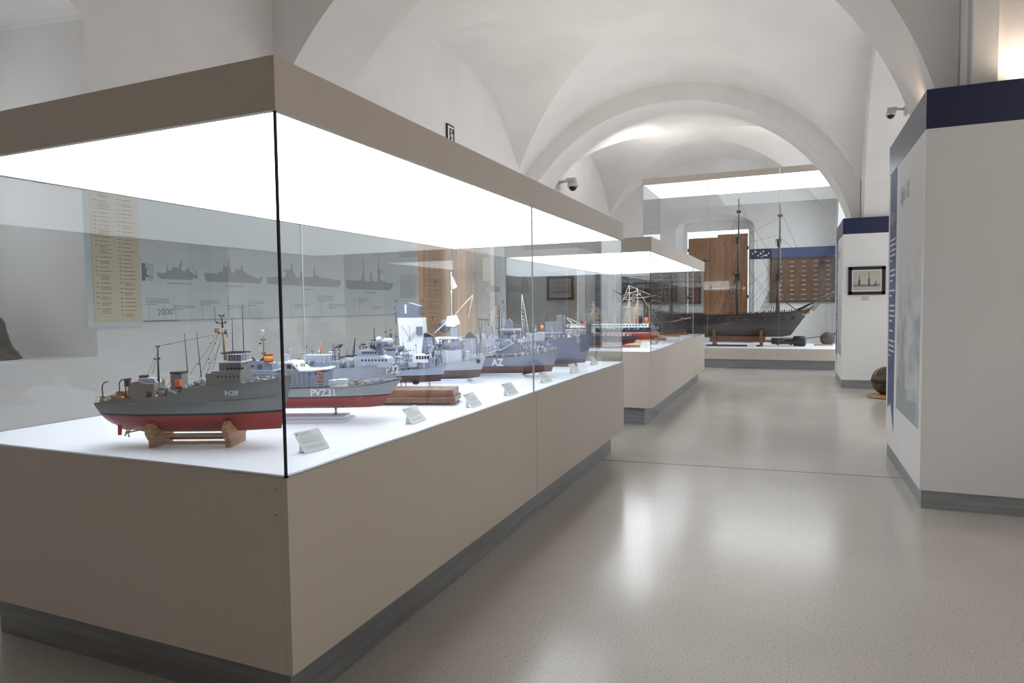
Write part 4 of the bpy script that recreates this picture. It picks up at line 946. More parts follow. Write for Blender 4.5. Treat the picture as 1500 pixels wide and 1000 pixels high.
for k, (ax, ay, pxb, ptop, lb, lb2) in enumerate(((-2.5, 12.1, 996, 487, 'dark hulled model ship with a single mast behind the brig', 'brown wooden base third from the near end of the second case'), (-2.5, 13.0, 1007, 485, 'small two masted model ship at the far end of the second case', 'small wooden base at the far end of the second case'))):
    s = Ship('model_schooner', lb, (ax, ay), 8); py = 491 if k == 0 else 488
    deck = pts(s, (pxb-90, ptop-11), (pxb-50, ptop-10), (pxb-15, ptop-11), (pxb-3, ptop-13)); keel = pts(s, (pxb-85, ptop+1), (pxb-50, ptop+1), (pxb-20, ptop+1), (pxb-8, ptop))
    s.hull(deck, keel, .22, hull_mat('schooner_hull', (.20, .035, .028), (.03, .025, .03), s.p(pxb-20, ptop-4)[1], .005), bulwark=.006, deckmat='deck_wood')
    for dx in ((40,) if k == 0 else (30, 60)):
        x = s.p(pxb-dx, ptop)[0]; z0 = s.deckz(x)[0]; MB().tube((x, 0, z0-.02), (x-.01, 0, z0+.42), .007, .004).build('mast', 'dark_wood', s.root); shrouds(s, x, .09, z0, z0+.30, 4, .08, 'rope', .0012)
    wood_stand(s, lb2, s.p(pxb-80, py+1)[0], s.p(pxb, py+1)[0], .2, .04, False, 'base_wood' if k else 'stand_wood')

# ------------------------------------------------------------------ third case: big dark frigate
ZC3 = .468
s = S11 = Ship('model_sailing_frigate', 'large dark wooden three masted frigate model in the tall far case', (-1.0, 17.5), 0, ZC3)
deck = pts(s, (962, 459), (985, 461), (1040, 462), (1100, 460), (1150, 457), (1176, 454), (1189, 451)); keel = pts(s, (970, 488), (985, 493), (1040, 494), (1100, 494), (1145, 493), (1158, 491))
s.hull(deck, keel, .62, hull_mat('big_frigate_hull', (.055, .042, .034), (.030, .028, .032), s.p(1100, 478)[1], .01, sc=(.05, .04, .03)), bulwark=.03, deckmat='deck_wood', fine=2.6, stern=.7)
gp = MB(); gb = MB()
for i in range(13):
    x, z = s.p(1000+i*13.5, 467); y = -side(s, x, z); gp.box((x-.03, y-.006, z-.025), (x+.03, y+.02, z+.025)); gb.tube((x, y+.03, z), (x, y-.07, z), .012, .009, 8)
gp.build('gun_ports', 'board_brown', s.root); gb.build('guns', 'black', s.root)
hm = MB()
for i in range(60):
    x = s.p(1000, 460)[0]+i*.052; z, y = s.deckz(x)
    for sg in (-1, 1): hm.box((x-.012, sg*y-.01, z-.005), (x+.012, sg*y+.01, z+.03+.015*((i*7) % 3)))
hm.build('hammock_rail', 'dark_wood', s.root)
wl_ = MB()
for i in range(4, s.N-1):
    for sg in (-1, 1):
        a = s.rows[i][-2]; b = s.rows[i+1][-2]; wl_.tube((a[0], sg*a[1], a[2]), (b[0], sg*b[1], b[2]), .010, n=6)
wl_.build('wale', 'board_brown', s.root)
for (px, yt, nm) in ((1080, 290, 'main_mast'), (1140, 297, 'fore_mast'), (1026, 395, 'mizzen_mast')):
    x = s.p(px, 400)[0]; z0 = s.deckz(x)[0]; zt = s.p(px, yt)[1]; H_ = zt-z0
    big = px != 1026
    o = MB().tube((x, 0, z0-.05), (x, 0, z0+H_*(.36 if big else .9)), .042, .035, 12).build(nm, 'dark_wood', s.root)
    if big:
        MB().tube((x+.02, 0, z0+H_*.33), (x+.02, 0, z0+H_*.68), .030, .024, 10).build('topmast', 'dark_wood', s.root)
        MB().tube((x+.03, 0, z0+H_*.64), (x+.03, 0, zt), .020, .012, 8).build('topgallant_mast', 'dark_wood', s.root)
        for f, w in ((.345, .13), (.66, .085)):
            q = MB(); q.box((x-w*.8, -w*1.2, z0+H_*f), (x+w*.8, w*1.2, z0+H_*f+.02))
            for j in range(5): q.tube((x-w*.7+w*.35*j, -w*1.1, z0+H_*f-.10), (x-w*.7+w*.35*j, -w*1.1, z0+H_*f), .006, n=5)
            q.box((x-w*.4, -.03, z0+H_*f-.16), (x+w*.4, .03, z0+H_*f)); q.build('mast_top', 'dark_wood', s.root)
        MB().box((x-.02, -.09, z0+H_*.875), (x+.08, .09, z0+H_*.89)).build('crosstree', 'dark_wood', s.root)
        shrouds(s, x, .30, z0+.02, z0+H_*.36, 9, .42, 'rope', .004); shrouds(s, x+.02, .14, z0+H_*.36, z0+H_*.66, 4, .10, 'rope', .003, False)
    else:
        MB().box((x-.12, -.5, z0+H_*.80), (x+.12, .2, z0+H_*.82)).build('yard', 'dark_wood', s.root); shrouds(s, x, .26, z0, z0+H_*.8, 5, .2, 'rope', .003)
s.tube('bowsprit', 'dark_wood', [(1165, 456), (1228, 424)], .030, r1=.014); s.tube('jib_boom', 'dark_wood', [(1205, 437), (1245, 416)], .016, r1=.010)
rg = MB()
for p, q in (((1080, 292), (1140, 432)), ((1080, 292), (1125, 366)), ((1080, 318), (1060, 360)), ((1140, 300), (1200, 437)), ((1140, 320), (1095, 344)), ((1138, 345), (1085, 358)), ((1080, 370), (1137, 458)), ((1080, 370), (1040, 458)), ((1140, 380), (1095, 420)), ((1140, 400), (1100, 450)), ((1140, 345), (1228, 424)), ((1140, 380), (1190, 441)), ((1075, 330), (1050, 460)), ((1100, 400), (1135, 440)), ((1100, 440), (1130, 400))): rg.tube(s.P(*p), s.P(*q), .0032, n=4)
for i in range(5): rg.tube(s.P(1187+i, 452+i), s.P(1192+i*5, 444-i*3), .006, n=4)
rg.tube(s.P(1168, 455), s.P(1152, 443), .012, n=5)
rg.build('rigging', 'rope', s.root)
hd_ = MB()
for i in range(9): hd_.ball(s.P(1166+i*2.6, 461-abs(i-5)*1.2, -.05), .028, 8)
hd_.build('bow_carving', 'brass', s.root)
MB().ball(s.P(1161, 458, -.14), .05, 8).build('cathead_gear', 'dark_wood', s.root)
# stand
t = thing('model_stand', 'red-brown timber stand with upright posts carrying the dark frigate', 'model stand', s.a)
for px in (1046, 1115):
    x = s.p(px, 500, -.18)[0]
    for yy in (-.2, .2): MB().box((x-.035, yy-.03, 0), (x+.035, yy+.03, .42 if yy < 0 else .36)).build('post', 'base_wood', t, .004)
    MB().box((x-.03, -.17, .0), (x+.03, .17, .10)).build('crosspiece', 'base_wood', t)
MB().box((s.p(1040, 500)[0], -.10, .10), (s.p(1121, 500)[0], .10, .245)).build('long_beam', 'base_wood', t, .004)
MB().box((s.p(1040, 500)[0]-.05, -.23, 0), (s.p(1121, 500)[0]-.1, -.20, .04)).build('floor_rail', 'black', t)
# loose relics lying in front of it
def relic(name, label, cat, px, py, build):
    p = at_z(px, py, ZC3); t = thing(name, label, cat, (p.x, p.y, ZC3)); build(t); return t
def rammer(t):
    MB().tube((-.32, 0, .10), (.30, 0, .10), .085, .085, 14).build('barrel', 'dark_wood', t)
    MB().tube((-.32, 0, .10), (-.50, 0, .10), .045, .035, 10).ball((-.55, 0, .10), .05, 10).tube((-.6, 0, .10), (-.72, 0, .10), .03, n=10).build('spindle', 'stand_wood', t)
    MB().box((.1, -.09, 0), (.16, .09, .05)).box((-.2, -.09, 0), (-.14, .09, .05)).build('chock', 'black', t)
relic('capstan_barrel', 'dark turned wooden barrel with spindle lying right of the frigate stand', 'relic', 1150, 505, rammer)
def mort(t):
    MB().lathe([(.04, -.30), (.05, -.14), (.12, -.12), (.13, .12), (.10, .16), (.0005, .17)], (0, 0, .13), 18, axis=0).build('head', 'black', t)
    MB().tube((-.62, 0, .10), (-.30, 0, .13), .022, n=10).build('handle', 'dark_wood', t)
relic('mallet', 'black cylindrical mallet on a handle lying before the far case glass', 'relic', 1170, 507, mort)
def blockf(t):
    w = MB()
    w.lathe([(.05, -.05), (.16, -.045), (.17, 0), (.16, .045), (.05, .05)], (.0, 0, .17), 20, axis=1); w.build('sheave_block', 'dark_wood', t)
    MB().box((-.30, -.05, 0), (.12, .05, .035)).build('foot', 'brass', t)
relic('pulley_block', 'round dark wooden pulley block at the right end of the far case', 'relic', 1212, 506, blockf)
p = at_z(1165, 499, ZC3); q = at_y(1222, 489, p.y+.3)
t = thing('long_pole', 'long thin dark pole with thick tip leaning in the right of the far case', 'relic', (p.x, p.y, ZC3)); e = V((q.x-p.x, q.y-p.y, q.z-ZC3))
MB().tube((0, 0, .012), e, .012, n=8).build('shaft', 'dark_wood', t); MB().tube(e*.82, e*1.05, .035, n=10).build('tip', 'black', t)
tag(MB().box((-.1, -.05, 0), (.1, .05, .06)).build('title_card', 'white'), 'small white title card on the far case floor before the frigate stand', 'card'); bpy.data.objects['title_card'].location = at_z(1101, 509, ZC3)

# ------------------------------------------------------------------ freestanding blue-topped boxes (pier claddings)
def cladding(name, label, x0, x1, y0, y1, h, band, sk):
    t = thing(name, label, 'exhibition panel', (x0, y0, 0)); T = .03
    def U(n, m, za, zb, g=0):
        mb = MB(); X, Yd = x1-x0, y1-y0
        mb.box((-g, -g, za), (T-g, Yd+g, zb)); mb.box((T-g, -g, za), (X, T-g, zb)); mb.box((T-g, Yd-T+g, za), (X, Yd+g, zb)); return mb.build(n, m, t)
    U('skirting', 'plinth', 0, sk, -.012); U('board', 'panel_white', sk, h-band); U('navy_band', 'navy', h-band, h, .002)
    return t
B1 = cladding('pier_cladding', 'tall white panel box with navy top band, nearest on the right', .87, 2.05, 5.52, 7.42, 3.0, .275, .135)
B2 = cladding('pier_cladding', 'distant white panel box with navy top band carrying a framed picture', .82, 2.0, 12.97, 14.80, 2.98, .275, .15)
def sx(px, py, t, X): p = at_x(px, py, X); return p.y-t.location.y, p.z
def side_graphics(t, D, h, L, seed, title=True):
    """prints on the aisle side (local x = 0 plane); y runs along the panel."""
    e = -.0012
    def sheet(n, m, pl, d=0, par=t): return MB().prism(pl, 0, e-d, .001).build(n, m, par)
    y0, y1 = L-.52, L-.10
    yl = L-.66
    rib_ = sheet('blue_ribbon', 'ribbon', [(y1, .48), (y1, h-.277), (y0, h-.277), (y0, .30), ((y0+y1)/2, .55)])
    ln = MB(); z = 2.08; rn = random.Random(seed); k = 0
    groups = [5, 3, 2, 4, 1, 4, 3, 2, 4, 4]
    for g in groups:
        for i in range(g):
            f = 1 if i < g-1 else .25+.5*rn.random()
            if g == 1: f = .75
            ln.box((e-.0008, y1-.05-(y1-y0-.09)*f, z), (e-.0002, y1-.05, z+.016)); z -= .048
        z -= .045
        if z < .95: break
    ln.build('printed_text', 'print_white', rib_)
    ph = sheet('sea_photo_print', M['seaphoto'], [(yl, 1.0), (yl, 1.75), (.10, 1.75), (.10, 1.0)]) if False else None
    sil = MB(); b = [(yl, .62), (.22+L*.0, .50)]
    P_ = [(yl, .56), (yl, .80), (yl-.04, .82), (yl-.05, .98), (yl-.07, .98), (yl-.08, .84), (yl-.16, .84), (yl-.17, 1.00), (yl-.20, 1.0), (yl-.22, .80), (yl-.30, .80), (yl-.33, .92), (yl-.335, 1.30), (yl-.355, 1.30), (yl-.36, .94), (yl-.44, .92), (yl-.46, .80), (yl-.56, .78), (yl-.58, .70), (yl-.62, .70), (yl-.63, .80), (yl-.65, .80), (yl-.66, .72), (.20, .74), (.27, .56)]
    sheet('ship_silhouette', 'print_mid', P_)
    return rib_
# sea-and-clouds print
m = mat('cloud_sea_print', (.5, .52, .53), .6); n, l, b = nodes(m); tc = n.new('ShaderNodeTexCoord')
t_ = n.new('ShaderNodeTexNoise'); t_.inputs['Scale'].default_value = 2.6; t_.inputs['Detail'].default_value = 7; mp = n.new('ShaderNodeMapping'); mp.inputs['Scale'].default_value = (1, 1, 1.5); l.new(tc.outputs['Object'], mp.inputs[0]); l.new(mp.outputs[0], t_.inputs['Vector'])
r_ = n.new('ShaderNodeValToRGB'); r_.color_ramp.elements[0].position = .38; r_.color_ramp.elements[0].color = (.40, .42, .43, 1); r_.color_ramp.elements[1].position = .62; r_.color_ramp.elements[1].color = (.62, .63, .63, 1); l.new(t_.outputs['Fac'], r_.inputs[0])
sp = n.new('ShaderNodeSeparateXYZ'); l.new(tc.outputs['Object'], sp.inputs[0]); mr = n.new('ShaderNodeMapRange'); mr.inputs['From Min'].default_value = 1.35; mr.inputs['From Max'].default_value = 2.1; l.new(sp.outputs[2], mr.inputs[0])
mx = n.new('ShaderNodeMix'); mx.data_type = 'RGBA'; l.new(mr.outputs[0], mx.inputs[0]); l.new(r_.outputs[0], mx.inputs[6]); mx.inputs[7].default_value = (.78, .775, .765, 1); l.new(mx.outputs[2], b.inputs['Base Color']); M['seaphoto'] = m
for t, L, sd in ((B1, 1.90, 3), (B2, 1.78, 8)):
    D = 0
    MB().prism([(.10, .56), (.10, 2.70), (L-.66, 2.70), (L-.66, .56)], 0, -.0006, .001).build('cloud_print', 'seaphoto', t)
    side_graphics(t, 0, 3.0, L, sd)
    text('title_lettering', 'Siglo XX', .2, 'print_grey' if 0 else 'print_mid', t, (-.0012, L-.98, 2.42), (R(90), 0, R(-90)), .0004, .3, width=.5)
    text('title_lettering', 'Siglo', .15, 'print_light', t, (-.0026, L-.31, 2.30), (R(90), 0, R(-90)), .0004, .3, width=.30)
# framed picture on the far box
t = thing('framed_picture', 'black framed old photograph of a steamship on the distant white box', 'picture', (.82, 12.95, 0))
def fp(px, py): p = at_y(px, py, 12.95); return p.x-.82, p.z
x0, z1 = fp(1243, 391); x1, z0 = fp(1297, 431); fw = .055
fr = MB()
for a, b in (((x0, z0), (x1, z0+fw)), ((x0, z1-fw), (x1, z1)), ((x0, z0), (x0+fw, z1)), ((x1-fw, z0), (x1, z1))): fr.box((a[0], -.008, a[1]), (b[0], .018, b[1]))
fr.build('frame', 'black', t); MB().box((x0+.03, .004, z0+.03), (x1-.03, .018, z1-.03)).build('mount', 'white', t); ph = MB().box((x0+.075, .002, z0+.075), (x1-.075, .016, z1-.075)).build('photograph', 'photo_sepia', t)
W_ = x1-x0; H_ = z1-z0
sh = MB(); sh.prism([(x0+W_*.12, z0+H_*.30), (x0+W_*.16, z0+H_*.37), (x1-W_*.12, z0+H_*.36), (x1-W_*.14, z0+H_*.32), (x1-W_*.3, z0+H_*.28)], 1, -.0002, .003)
for f, h in ((.30, .72), (.56, .80), (.74, .50)): sh.box((x0+W_*f-.006, -.0002, z0+H_*.34), (x0+W_*f+.006, .003, z0+H_*h)); sh.box((x0+W_*f-.014, -.0002, z0+H_*.34), (x0+W_*f+.014, .003, z0+H_*(.34+(h-.34)*.5)))
sh.build('printed_ship', 'print_grey', ph)
t = thing('caption_label', 'small caption label stuck below the framed picture', 'label', (.82, 12.95, 0)); x0, z1 = fp(1258, 433.5); x1, z0 = fp(1276, 439)
MB().box((x0, .0175, z0), (x1, .0195, z1)).build('label_plate', 'panel_white', t)
tx = MB()
for i in range(3): tx.box((x0+.04, .0168, z1-.015-i*.024), (x1-.03, .0178, z1-.024-i*.024))
tx.build('printed_lines', 'print_brown', t)
# round relic on the floor behind the near box
p = at_z(1283, 577, 0); p = V((1.385, 11.9, 0))
t = thing('wooden_buoy', 'dark round banded wooden buoy on a low round base in the right recess', 'relic', p); r = .27
MB().lathe([(.33, 0), (.36, .02), (.36, .035), (.31, .05), (.31, .062)], (0, 0, 0), 28).build('round_base', 'stand_wood', t)
MB().lathe([(.10, .062)]+[(r*sin(a), .062+.29-.29*cos(a)) for a in [R(25+10*i) for i in range(15)]]+[(.03, .64)], (0, 0, 0), 28).build('ball', 'mine', t)
MB().lathe([(r+.003, .31), (r+.008, .33), (r+.008, .365), (r+.003, .385)], (0, 0, 0), 28).build('iron_band', 'black', t)
w = MB()
for k in range(4):
    a = k*pi/2+.5; w.path([(1.02*r*sin(R(e_))*cos(a), 1.02*r*sin(R(e_))*sin(a), .352-.295*cos(R(e_))) for e_ in range(100, 175, 12)], .012, 6)
w.build('straps', 'brass', t); t.scale = (.76, .76, .76)

# ------------------------------------------------------------------ bell in the first left recess
p = V((-6.06, 3.235, 1.131)); t = thing('bronze_bell', 'dark bronze bell standing on the sill of the left recess', 'bell', p); k = .27
prof = [(k, 0), (k*1.0, .012), (k*.93, .04), (k*.80, .09), (k*.72, .15), (k*.66, .22), (k*.62, .29), (k*.56, .335), (k*.42, .365), (k*.2, .385), (.01, .39)]
MB().lathe(prof, (0, 0, 0), 40).build('bell_body', 'bronze', t)
rg = MB()
for z, rr in ((.055, .895), (.20, .685), (.30, .615)): rg.lathe([(k*rr, z-.006), (k*rr+.006, z), (k*rr, z+.006)], (0, 0, 0), 40)
rg.build('moulding', 'bronze', t); MB().tube((-.05, 0, .38), (-.05, 0, .46), .018).tube((.05, 0, .38), (.05, 0, .46), .018).tube((-.06, 0, .46), (.06, 0, .46), .02).build('crown', 'bronze', t)

# ------------------------------------------------------------------ printed panels of the left wall
XP = XL+.012
def wy(px, py, X=XP): p = at_x(px, py, X); return p.y, p.z
t = thing('timeline_panel', 'long pale timeline wall panel with grey warship silhouettes on the left wall', 'wall panel', (XL, 6.4, 0)); OY = 6.4
def LP(y, z): return (y-OY, z)
ya = wy(205, 380)[0]; yb = 8.90; zb = 1.41; zt = 2.85
MB().prism([LP(ya, zb), LP(yb, zb), LP(yb, zt), LP(ya, zt)], 0, .001, .012).build('board', 'info', t)
def silh(name, pl, par, m='print_mid', d=.0008): return MB().prism([LP(*wy(*q)) for q in pl], 0, .012, .012+d).build(name, m, par)
def zoomp(ox, oy, k, L): return [(ox+x*k, oy+y*k) for x, y in L]
k = 230/1500
ships_ = [zoomp(195, 350, k, [(220, 318), (300, 328), (320, 300), (325, 190), (330, 300), (370, 298), (372, 270), (405, 265), (440, 280), (440, 235), (455, 232), (460, 175), (466, 240), (455, 285), (480, 310), (510, 300), (515, 275), (530, 280), (535, 310), (560, 315), (570, 330), (600, 345), (595, 310), (560, 275), (565, 272), (605, 305), (612, 350), (630, 372), (570, 382), (560, 392), (270, 382), (245, 365)]),
          zoomp(195, 350, k, [(675, 322), (740, 325), (800, 330), (830, 305), (855, 318), (862, 270), (868, 185), (872, 270), (900, 265), (905, 215), (922, 150), (926, 270), (940, 320), (965, 325), (980, 290), (1010, 282), (1025, 300), (1030, 255), (1045, 255), (1050, 300), (1080, 315), (1090, 335), (1130, 345), (1175, 370), (1215, 375), (1232, 340), (1235, 380), (1218, 425), (1160, 420), (700, 408)]),
          zoomp(195, 350, k, [(1272, 360), (1340, 365), (1400, 355), (1460, 365), (1465, 300), (1500, 285), (1500, 440), (1285, 428)])+[]]
k2 = 200/1500
sh3 = zoomp(195, 350, k, [(1272, 360), (1340, 365), (1400, 355), (1450, 365), (1465, 310)])+zoomp(420, 340, k2, [(-60, 440), (0, 405), (40, 410), (45, 360), (60, 330), (70, 420), (110, 495), (145, 490), (145, 430), (170, 430), (180, 480), (230, 495), (290, 490), (295, 380), (305, 380), (310, 470), (340, 470), (380, 500), (430, 500), (480, 515), (590, 525), (598, 575), (560, 605), (0, 582)])+zoomp(195, 350, k, [(1285, 428)])
sh4 = zoomp(420, 340, k2, [(648, 525), (780, 530), (820, 525), (825, 470), (835, 465), (840, 275), (847, 275), (848, 470), (860, 540), (915, 540), (918, 445), (935, 445), (938, 540), (1000, 540), (1003, 280), (1008, 280), (1015, 400), (1060, 430), (1070, 465), (1035, 420), (1020, 510), (1100, 555), (1165, 560), (1168, 600), (1120, 640), (690, 625), (655, 600)])
for L in (ships_[0], ships_[1], sh3, sh4): silh('ship_silhouette', L, t)
silh('emblem_plate', zoomp(195, 350, k, [(78, 228), (195, 238), (195, 400), (85, 398)]), t, 'print_light'); e_ = silh('emblem_dark_strip', zoomp(195, 350, k, [(78, 228), (115, 232), (115, 398), (85, 398)]), t, 'print_grey', .0012)  # dark grey strip printed along one side of the emblem plate
cr = zoomp(195, 350, k, [(135+28*cos(R(a)), 318+42*sin(R(a))) for a in range(50, 311, 20)]+[(146+20*cos(R(a)), 316+34*sin(R(a))) for a in range(300, 59, -20)])
silh('crescent_emblem', cr, t, 'print_grey', .0014)
silh('emblem_arms', zoomp(195, 350, k, [(115, 365), (135, 345), (185, 365), (190, 372), (138, 356), (118, 372)]), t, 'print_grey', .0014)
ln = MB()
def tl(par, X0, pa, pb, n, gap, th=1.0, last=.5):
    (px0, py0), (px1, py1) = pa, pb
    for i in range(n):
        f = last if i == n-1 and n > 1 else 1
        y0_, z0_ = wy(px0, py0+gap*i); y1_, z1_ = wy(px0+(px1-px0)*f, py0+(py1-py0)*f+gap*i)
        y2_, z2_ = wy(px0, py0+gap*i+th); h = z0_-z2_
        ln.prism([LP(y0_, z0_), LP(y1_, z1_), LP(y1_, z1_-h), LP(y0_, z0_-h)], 0, .012, .0128)
for pa, pb, nn_ in (((213, 437), (248, 437.5), 4), ((253, 447), (285, 447.5), 3), ((293, 440.5), (322, 441), 3), ((332, 447), (358, 447.3), 3), ((363, 441), (388, 441.5), 3), ((465, 433), (488, 433.5), 4), ((430, 445), (452, 445), 3), ((482, 445.5), (506, 445.3), 3), ((525, 437), (540, 437), 3), ((545, 449), (565, 449), 2)): tl(t, 0, pa, pb, nn_, 2.7, .75)
for pa, pb in (((244, 414), (280, 415.5)), ((330, 418), (358, 419)), ((442, 423), (458, 423.5)), ((536, 428), (552, 428))): tl(t, 0, pa, pb, 1, 2, .9)
for i in range(5): tl(t, 0, (585, 365+i*2.6), (612, 364.5+i*2.5), 1, 2, .7)
for i in range(14): tl(t, 0, (586, 403+i*2.5), (610+(i*7 % 3), 402.5+i*2.45), 1, 2, .7)
y0_, z0_ = wy(262, 468.5); y1_, z1_ = wy(578, 461.5); h = .006
ln.prism([LP(y0_, z0_), LP(y1_, z0_), LP(y1_, z0_-h), LP(y0_, z0_-h)], 0, .012, .0128)
for i in range(26): y_ = wy(211+i*2, 469)[0]; ln.box((.012, y_-.007-OY, z0_-.009), (.0128, y_+.007-OY, z0_+.003))
for px in (219, 241, 258, 297, 335, 366, 402, 427, 470, 485, 520, 527):
    y_ = wy(px, 465)[0]
    for j in range(5 if px < 300 else 8): ln.box((.012, y_-.004-OY, z0_+.02+j*.026), (.0128, y_+.004-OY, z0_+.032+j*.026))
ln.build('printed_text', 'print_grey', t)
y_, z_ = wy(242, 457); text('timeline_year', '2000', .085, 'print_grey', t, (.0124, y_-OY, z_), (R(90), 0, R(90)), .0006)
# beige list panel
t = thing('list_panel', 'beige wall panel listing dates in two columns beside the timeline', 'wall panel', (XL, 4.2, 0)); OY = 4.2
y0_ = wy(136, 400)[0]; y1_ = wy(205, 400)[0]
MB().prism([LP(y0_-.06, 1.37), LP(y1_, 1.37), LP(y1_, 2.85), LP(y0_-.06, 2.85)], 0, .001, .010).build('back_board', 'info', t)
MB().prism([LP(y0_, 1.42), LP(y1_+.004, 1.42), LP(y1_+.004, 2.62), LP(y0_, 2.62)], 0, .010, .013).build('sheet', 'beige', t)
ln = MB(); rn = random.Random(5); W_ = y1_-y0_
for c, (f0, f1) in enumerate(((.06, .42), (.55, .90))):
    z_ = 2.55
    while z_ > 1.47:
        nl = rn.choice([1, 1, 2, 3, 5]) if c == 0 else rn.choice([1, 1, 1, 2])
        ln.box((.013, y0_+W_*f0-OY, z_), (.0136, y0_+W_*(f0+.05)-OY, z_+.007))
        for i in range(nl):
            ln.box((.013, y0_+W_*(f0+.09)-OY, z_), (.0136, y0_+W_*(f0+.09+(f1-f0-.09)*(.6+.4*rn.random()))-OY, z_+.0055)); z_ -= .0165
        z_ -= .018
ln.build('printed_lists', 'print_brown', t)
# second printed panel beyond the shutters
t = thing('timeline_panel', 'second pale wall panel with ship silhouettes beyond the pine shutters', 'wall panel', (XL, 13.8, 0)); OY = 13.8
MB().prism([LP(11.95, 1.3), LP(16.1, 1.3), LP(16.1, 2.78), LP(11.95, 2.78)], 0, .001, .012).build('board', 'info', t)
silh('beige_sheet', [(707, 377), (718, 378), (718, 411), (707, 411)], t, 'beige')
for x0 in (712, 743): silh('ship_silhouette', [(x0, 422), (x0+2, 420), (x0+6, 419), (x0+6.3, 412), (x0+7, 419), (x0+11, 417), (x0+11.5, 413), (x0+12, 418), (x0+20, 421), (x0+21, 427), (x0+1, 428)], t)
silh('ship_silhouette', [(763, 424), (765, 404), (770, 402), (772, 404), (776, 424), (776, 430), (763, 430)], t)
ln = MB()
for i in range(7): tl(t, 0, (705, 434+i*3), (728, 434+i*3), 1, 2, .7)
for i in range(6): tl(t, 0, (752, 441+i*3), (775, 441+i*2.9), 1, 2, .7)
ln.build('printed_text', 'print_mid', t)
t = thing('framed_picture', 'grey framed picture hanging on the far part of the left wall', 'picture', (XL, 15.4, 0)); OY = 15.4
a_, b_ = wy(797, 403), wy(824, 438); fr = MB(); f = .04; ys_, ye_ = 14.9, 16.2; z0, z1 = 1.62, 2.35
for y0_, y1_, za, zb_ in ((ys_, ye_, z0, z0+f), (ys_, ye_, z1-f, z1), (ys_, ys_+f, z0, z1), (ye_-f, ye_, z0, z1)): fr.prism([LP(y0_, za), LP(y1_, za), LP(y1_, zb_), LP(y0_, zb_)], 0, .014, .04)
fr.build('frame', 'print_mid', t); MB().prism([LP(ys_+f, z0+f), LP(ye_-f, z0+f), LP(ye_-f, z1-f), LP(ys_+f, z1-f)], 0, .014, .025).build('picture_sheet', 'print_light', t)

# ------------------------------------------------------------------ exit sign, cameras
t = thing('exit_sign', 'small dark emergency exit sign with white running figure high on the left wall', 'sign', (XL, 10.2, 0)); OY = 10.2
y0_, z1_ = wy(655, 180, XL+.03); y1_, _ = wy(665.5, 184, XL+.03); z0_ = z1_-.36
MB().prism([LP(y0_, z0_), LP(y1_, z0_), LP(y1_, z1_), LP(y0_, z1_)], 0, .001, .03).build('plate', 'black', t)
Wd = y1_-y0_
MB().prism([LP(y0_+Wd*.10, z0_), LP(y0_+Wd*.28, z0_), LP(y0_+Wd*.28, z1_-.06), LP(y0_+Wd*.9, z1_-.06), LP(y0_+Wd*.9, z1_-.03), LP(y0_+Wd*.10, z1_-.03)], 0, .03, .0315).build('doorway_mark', 'white', t)
def SY(u, v): return (.031, y0_+Wd*u-OY, z0_+.36*v)
w = MB(); w.ball(SY(.50, .70), .024, 10); w.path([SY(.55, .62), SY(.62, .45), SY(.55, .30), SY(.48, .12)], .018, 6); w.path([SY(.60, .40), SY(.74, .25), SY(.84, .18)], .016, 6); w.path([SY(.36, .44), SY(.50, .50), SY(.60, .58), SY(.76, .50)], .013, 6)
w.build('running_figure', 'white', t)
def cctv(loc, label, sg, k=1):
    t = thing('security_camera', label, 'security camera', loc)
    MB().box((-.02*sg, -.10*k, -.12*k), (.015*sg, .10*k, .10*k)).build('wall_plate', 'cctv', t)
    MB().tube((0, 0, .04*k), (.30*sg*k, 0, .07*k), .035*k, .03*k, 10).box((.20*sg*k, -.07*k, .02*k), (.42*sg*k, .07*k, .11*k)).build('arm', 'cctv', t)
    MB().lathe([(.10*k, .02*k), (.125*k, -.04*k), (.12*k, -.09*k)], (.34*sg*k, 0, 0), 20).build('housing', 'cctv', t)
    MB().lathe([(.095*k, -.09*k), (.08*k, -.14*k), (.04*k, -.17*k), (.002, -.18*k)], (.34*sg*k, 0, 0), 20).build('dome', 'black', t)
p = at_x(817, 270, XL); cctv((XL+.02, p.y, p.z), 'grey dome security camera on bracket high on the left wall beyond the cases', 1, 1.1)
p = at_x(1328, 162, XR-.02); cctv((XR-.016, 8.45, 3.60), 'small security camera high on the right wall above the near panel box', -1, .42)

# ------------------------------------------------------------------ end wall: old wooden doors, name boards
YDO = YE+.50
t = thing('wooden_doors', 'old brown double wooden doors closed in the arched recess of the end wall', 'door', ((ox0+ox1)/2, YDO, 0)); xm = (ox0+ox1)/2
for sgn in (-1, 1):
    wd_ = (ox1-ox0)/2-.075; lf = MB().box((sgn*.0005, -.02, .9), (sgn*wd_, .02, 3.62 if sgn < 0 else 3.70)).build('leaf', 'old_door', t)
    MB().box((sgn*.05, -.035, 3.35), (sgn*(wd_-.03), -.02, 3.47)).box((sgn*.05, -.035, 2.1), (sgn*(wd_-.03), -.02, 2.2)).build('crossbar', 'old_door', lf)
    MB().box((sgn*(wd_-.02), -.04, 3.2), (sgn*(wd_+.06), -.01, 3.3)).box((sgn*(wd_-.02), -.04, 1.7), (sgn*(wd_+.06), -.01, 1.8)).build('hinge', 'black', lf)
MB().tube((-.45, -.04, 1.9), (-.45, -.04, 2.9), .02).tube((-.45, -.04, 2.9), (-.25, -.04, 2.9), .02).build('bolt', 'black', t)
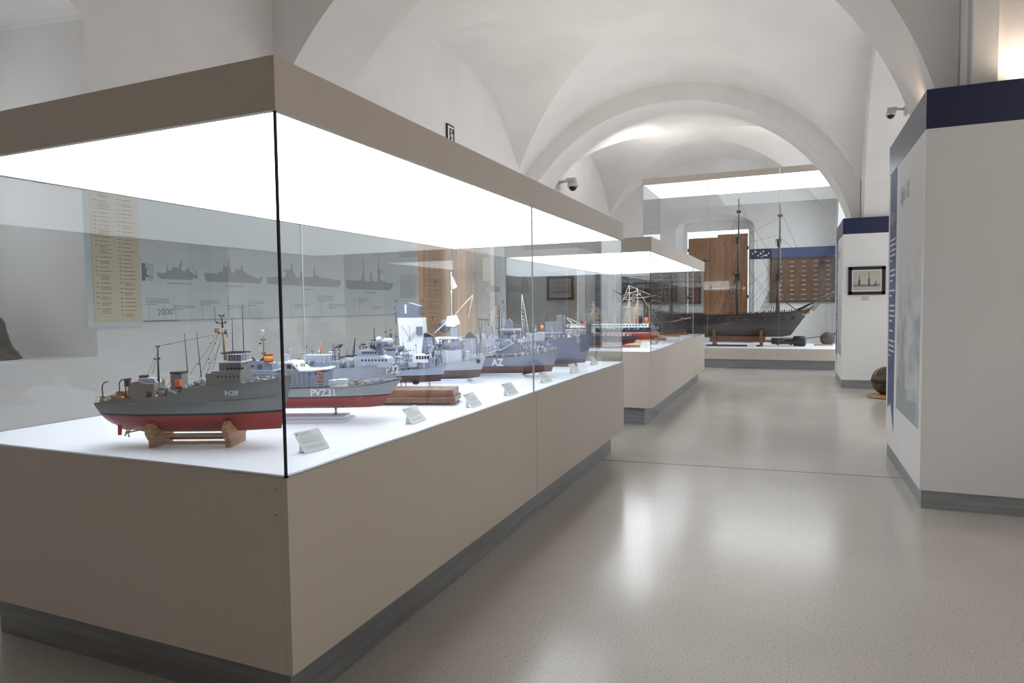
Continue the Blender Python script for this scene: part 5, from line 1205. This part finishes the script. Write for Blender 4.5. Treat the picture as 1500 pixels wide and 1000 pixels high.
struct(MB().box((ox0-.2, YE+.45, 0), (ox1+.2, YD, .9)).build('wall_sill', 'plaster'))
fr = MB(); fr.box((ox0-.02, YE+.40, .9), (ox0+.05, YE+.5, oz)); fr.box((ox1-.05, YE+.40, .9), (ox1+.02, YE+.5, oz)); struct(fr.build('door_1', 'white'))
def board(label, x0, x1, z0, z1, cols, rows, m, sk=0):
    t = thing('name_board', label, 'wall board', ((x0+x1)/2, YE, 0)); cx_ = (x0+x1)/2
    MB().box((x0-cx_, -.06, z0), (x1-cx_, -.005, z1)).build('panel', m, t, .004)
    f = MB()
    for a, b in (((x0, z0), (x1, z0+.04)), ((x0, z1-.04), (x1, z1)), ((x0, z0), (x0+.05, z1)), ((x1-.05, z0), (x1, z1))): f.box((a[0]-cx_, -.075, a[1]), (b[0]-cx_, -.06, b[1]))
    f.build('frame', 'dark_wood', t)
    for i in range(cols):
        x = x0+(x1-x0)*(i+.9)/(cols+.5)
        q = MB()
        for j in range(rows):
            z = z0+.10+(z1-z0-.22)*j/(rows-1); q.box((x-.055-cx_, -.066, z-.011), (x+.055-cx_, -.0605, z+.011))
        q.build('name_plates', 'rope_pale', t)
    return t
a_ = at_y(1128, 373, YE-.06); b_ = at_y(1222, 442, YE-.06)
board('brown wooden name board with rows of small pale plates on the end wall', a_.x, XR-.004, b_.z, 2.86, 5, 9, 'board_brown')
board('dark name board with rows of pale plates left of the old doors', XL+.15, -3.30, 1.62, 2.9, 3, 7, 'dark')
a_ = at_y(1098, 365, YE); t = thing('header_strip', 'blue header strip with white marks above the brown name board', 'sign', (a_.x, YE, 0))
MB().box((0, -.012, 2.87), (XR-a_.x-.002, -.001, 3.16)).build('strip', 'ribbon', t)
MB().box((0, -.013, 2.86), (.62, -.0015, 3.161)).build('end_block', 'navy', t)
w = MB(); rn = random.Random(9)
for i in range(7): w.ball((.09+.075*i, -.016, 3.02+.07*sin(i*2.1)), .022+.008*(i % 2), 8)
w.path([(.32, -.016, 2.90), (.40, -.016, 2.96), (.50, -.016, 2.98)], .012); w.build('white_emblem_marks', 'model_white', t)
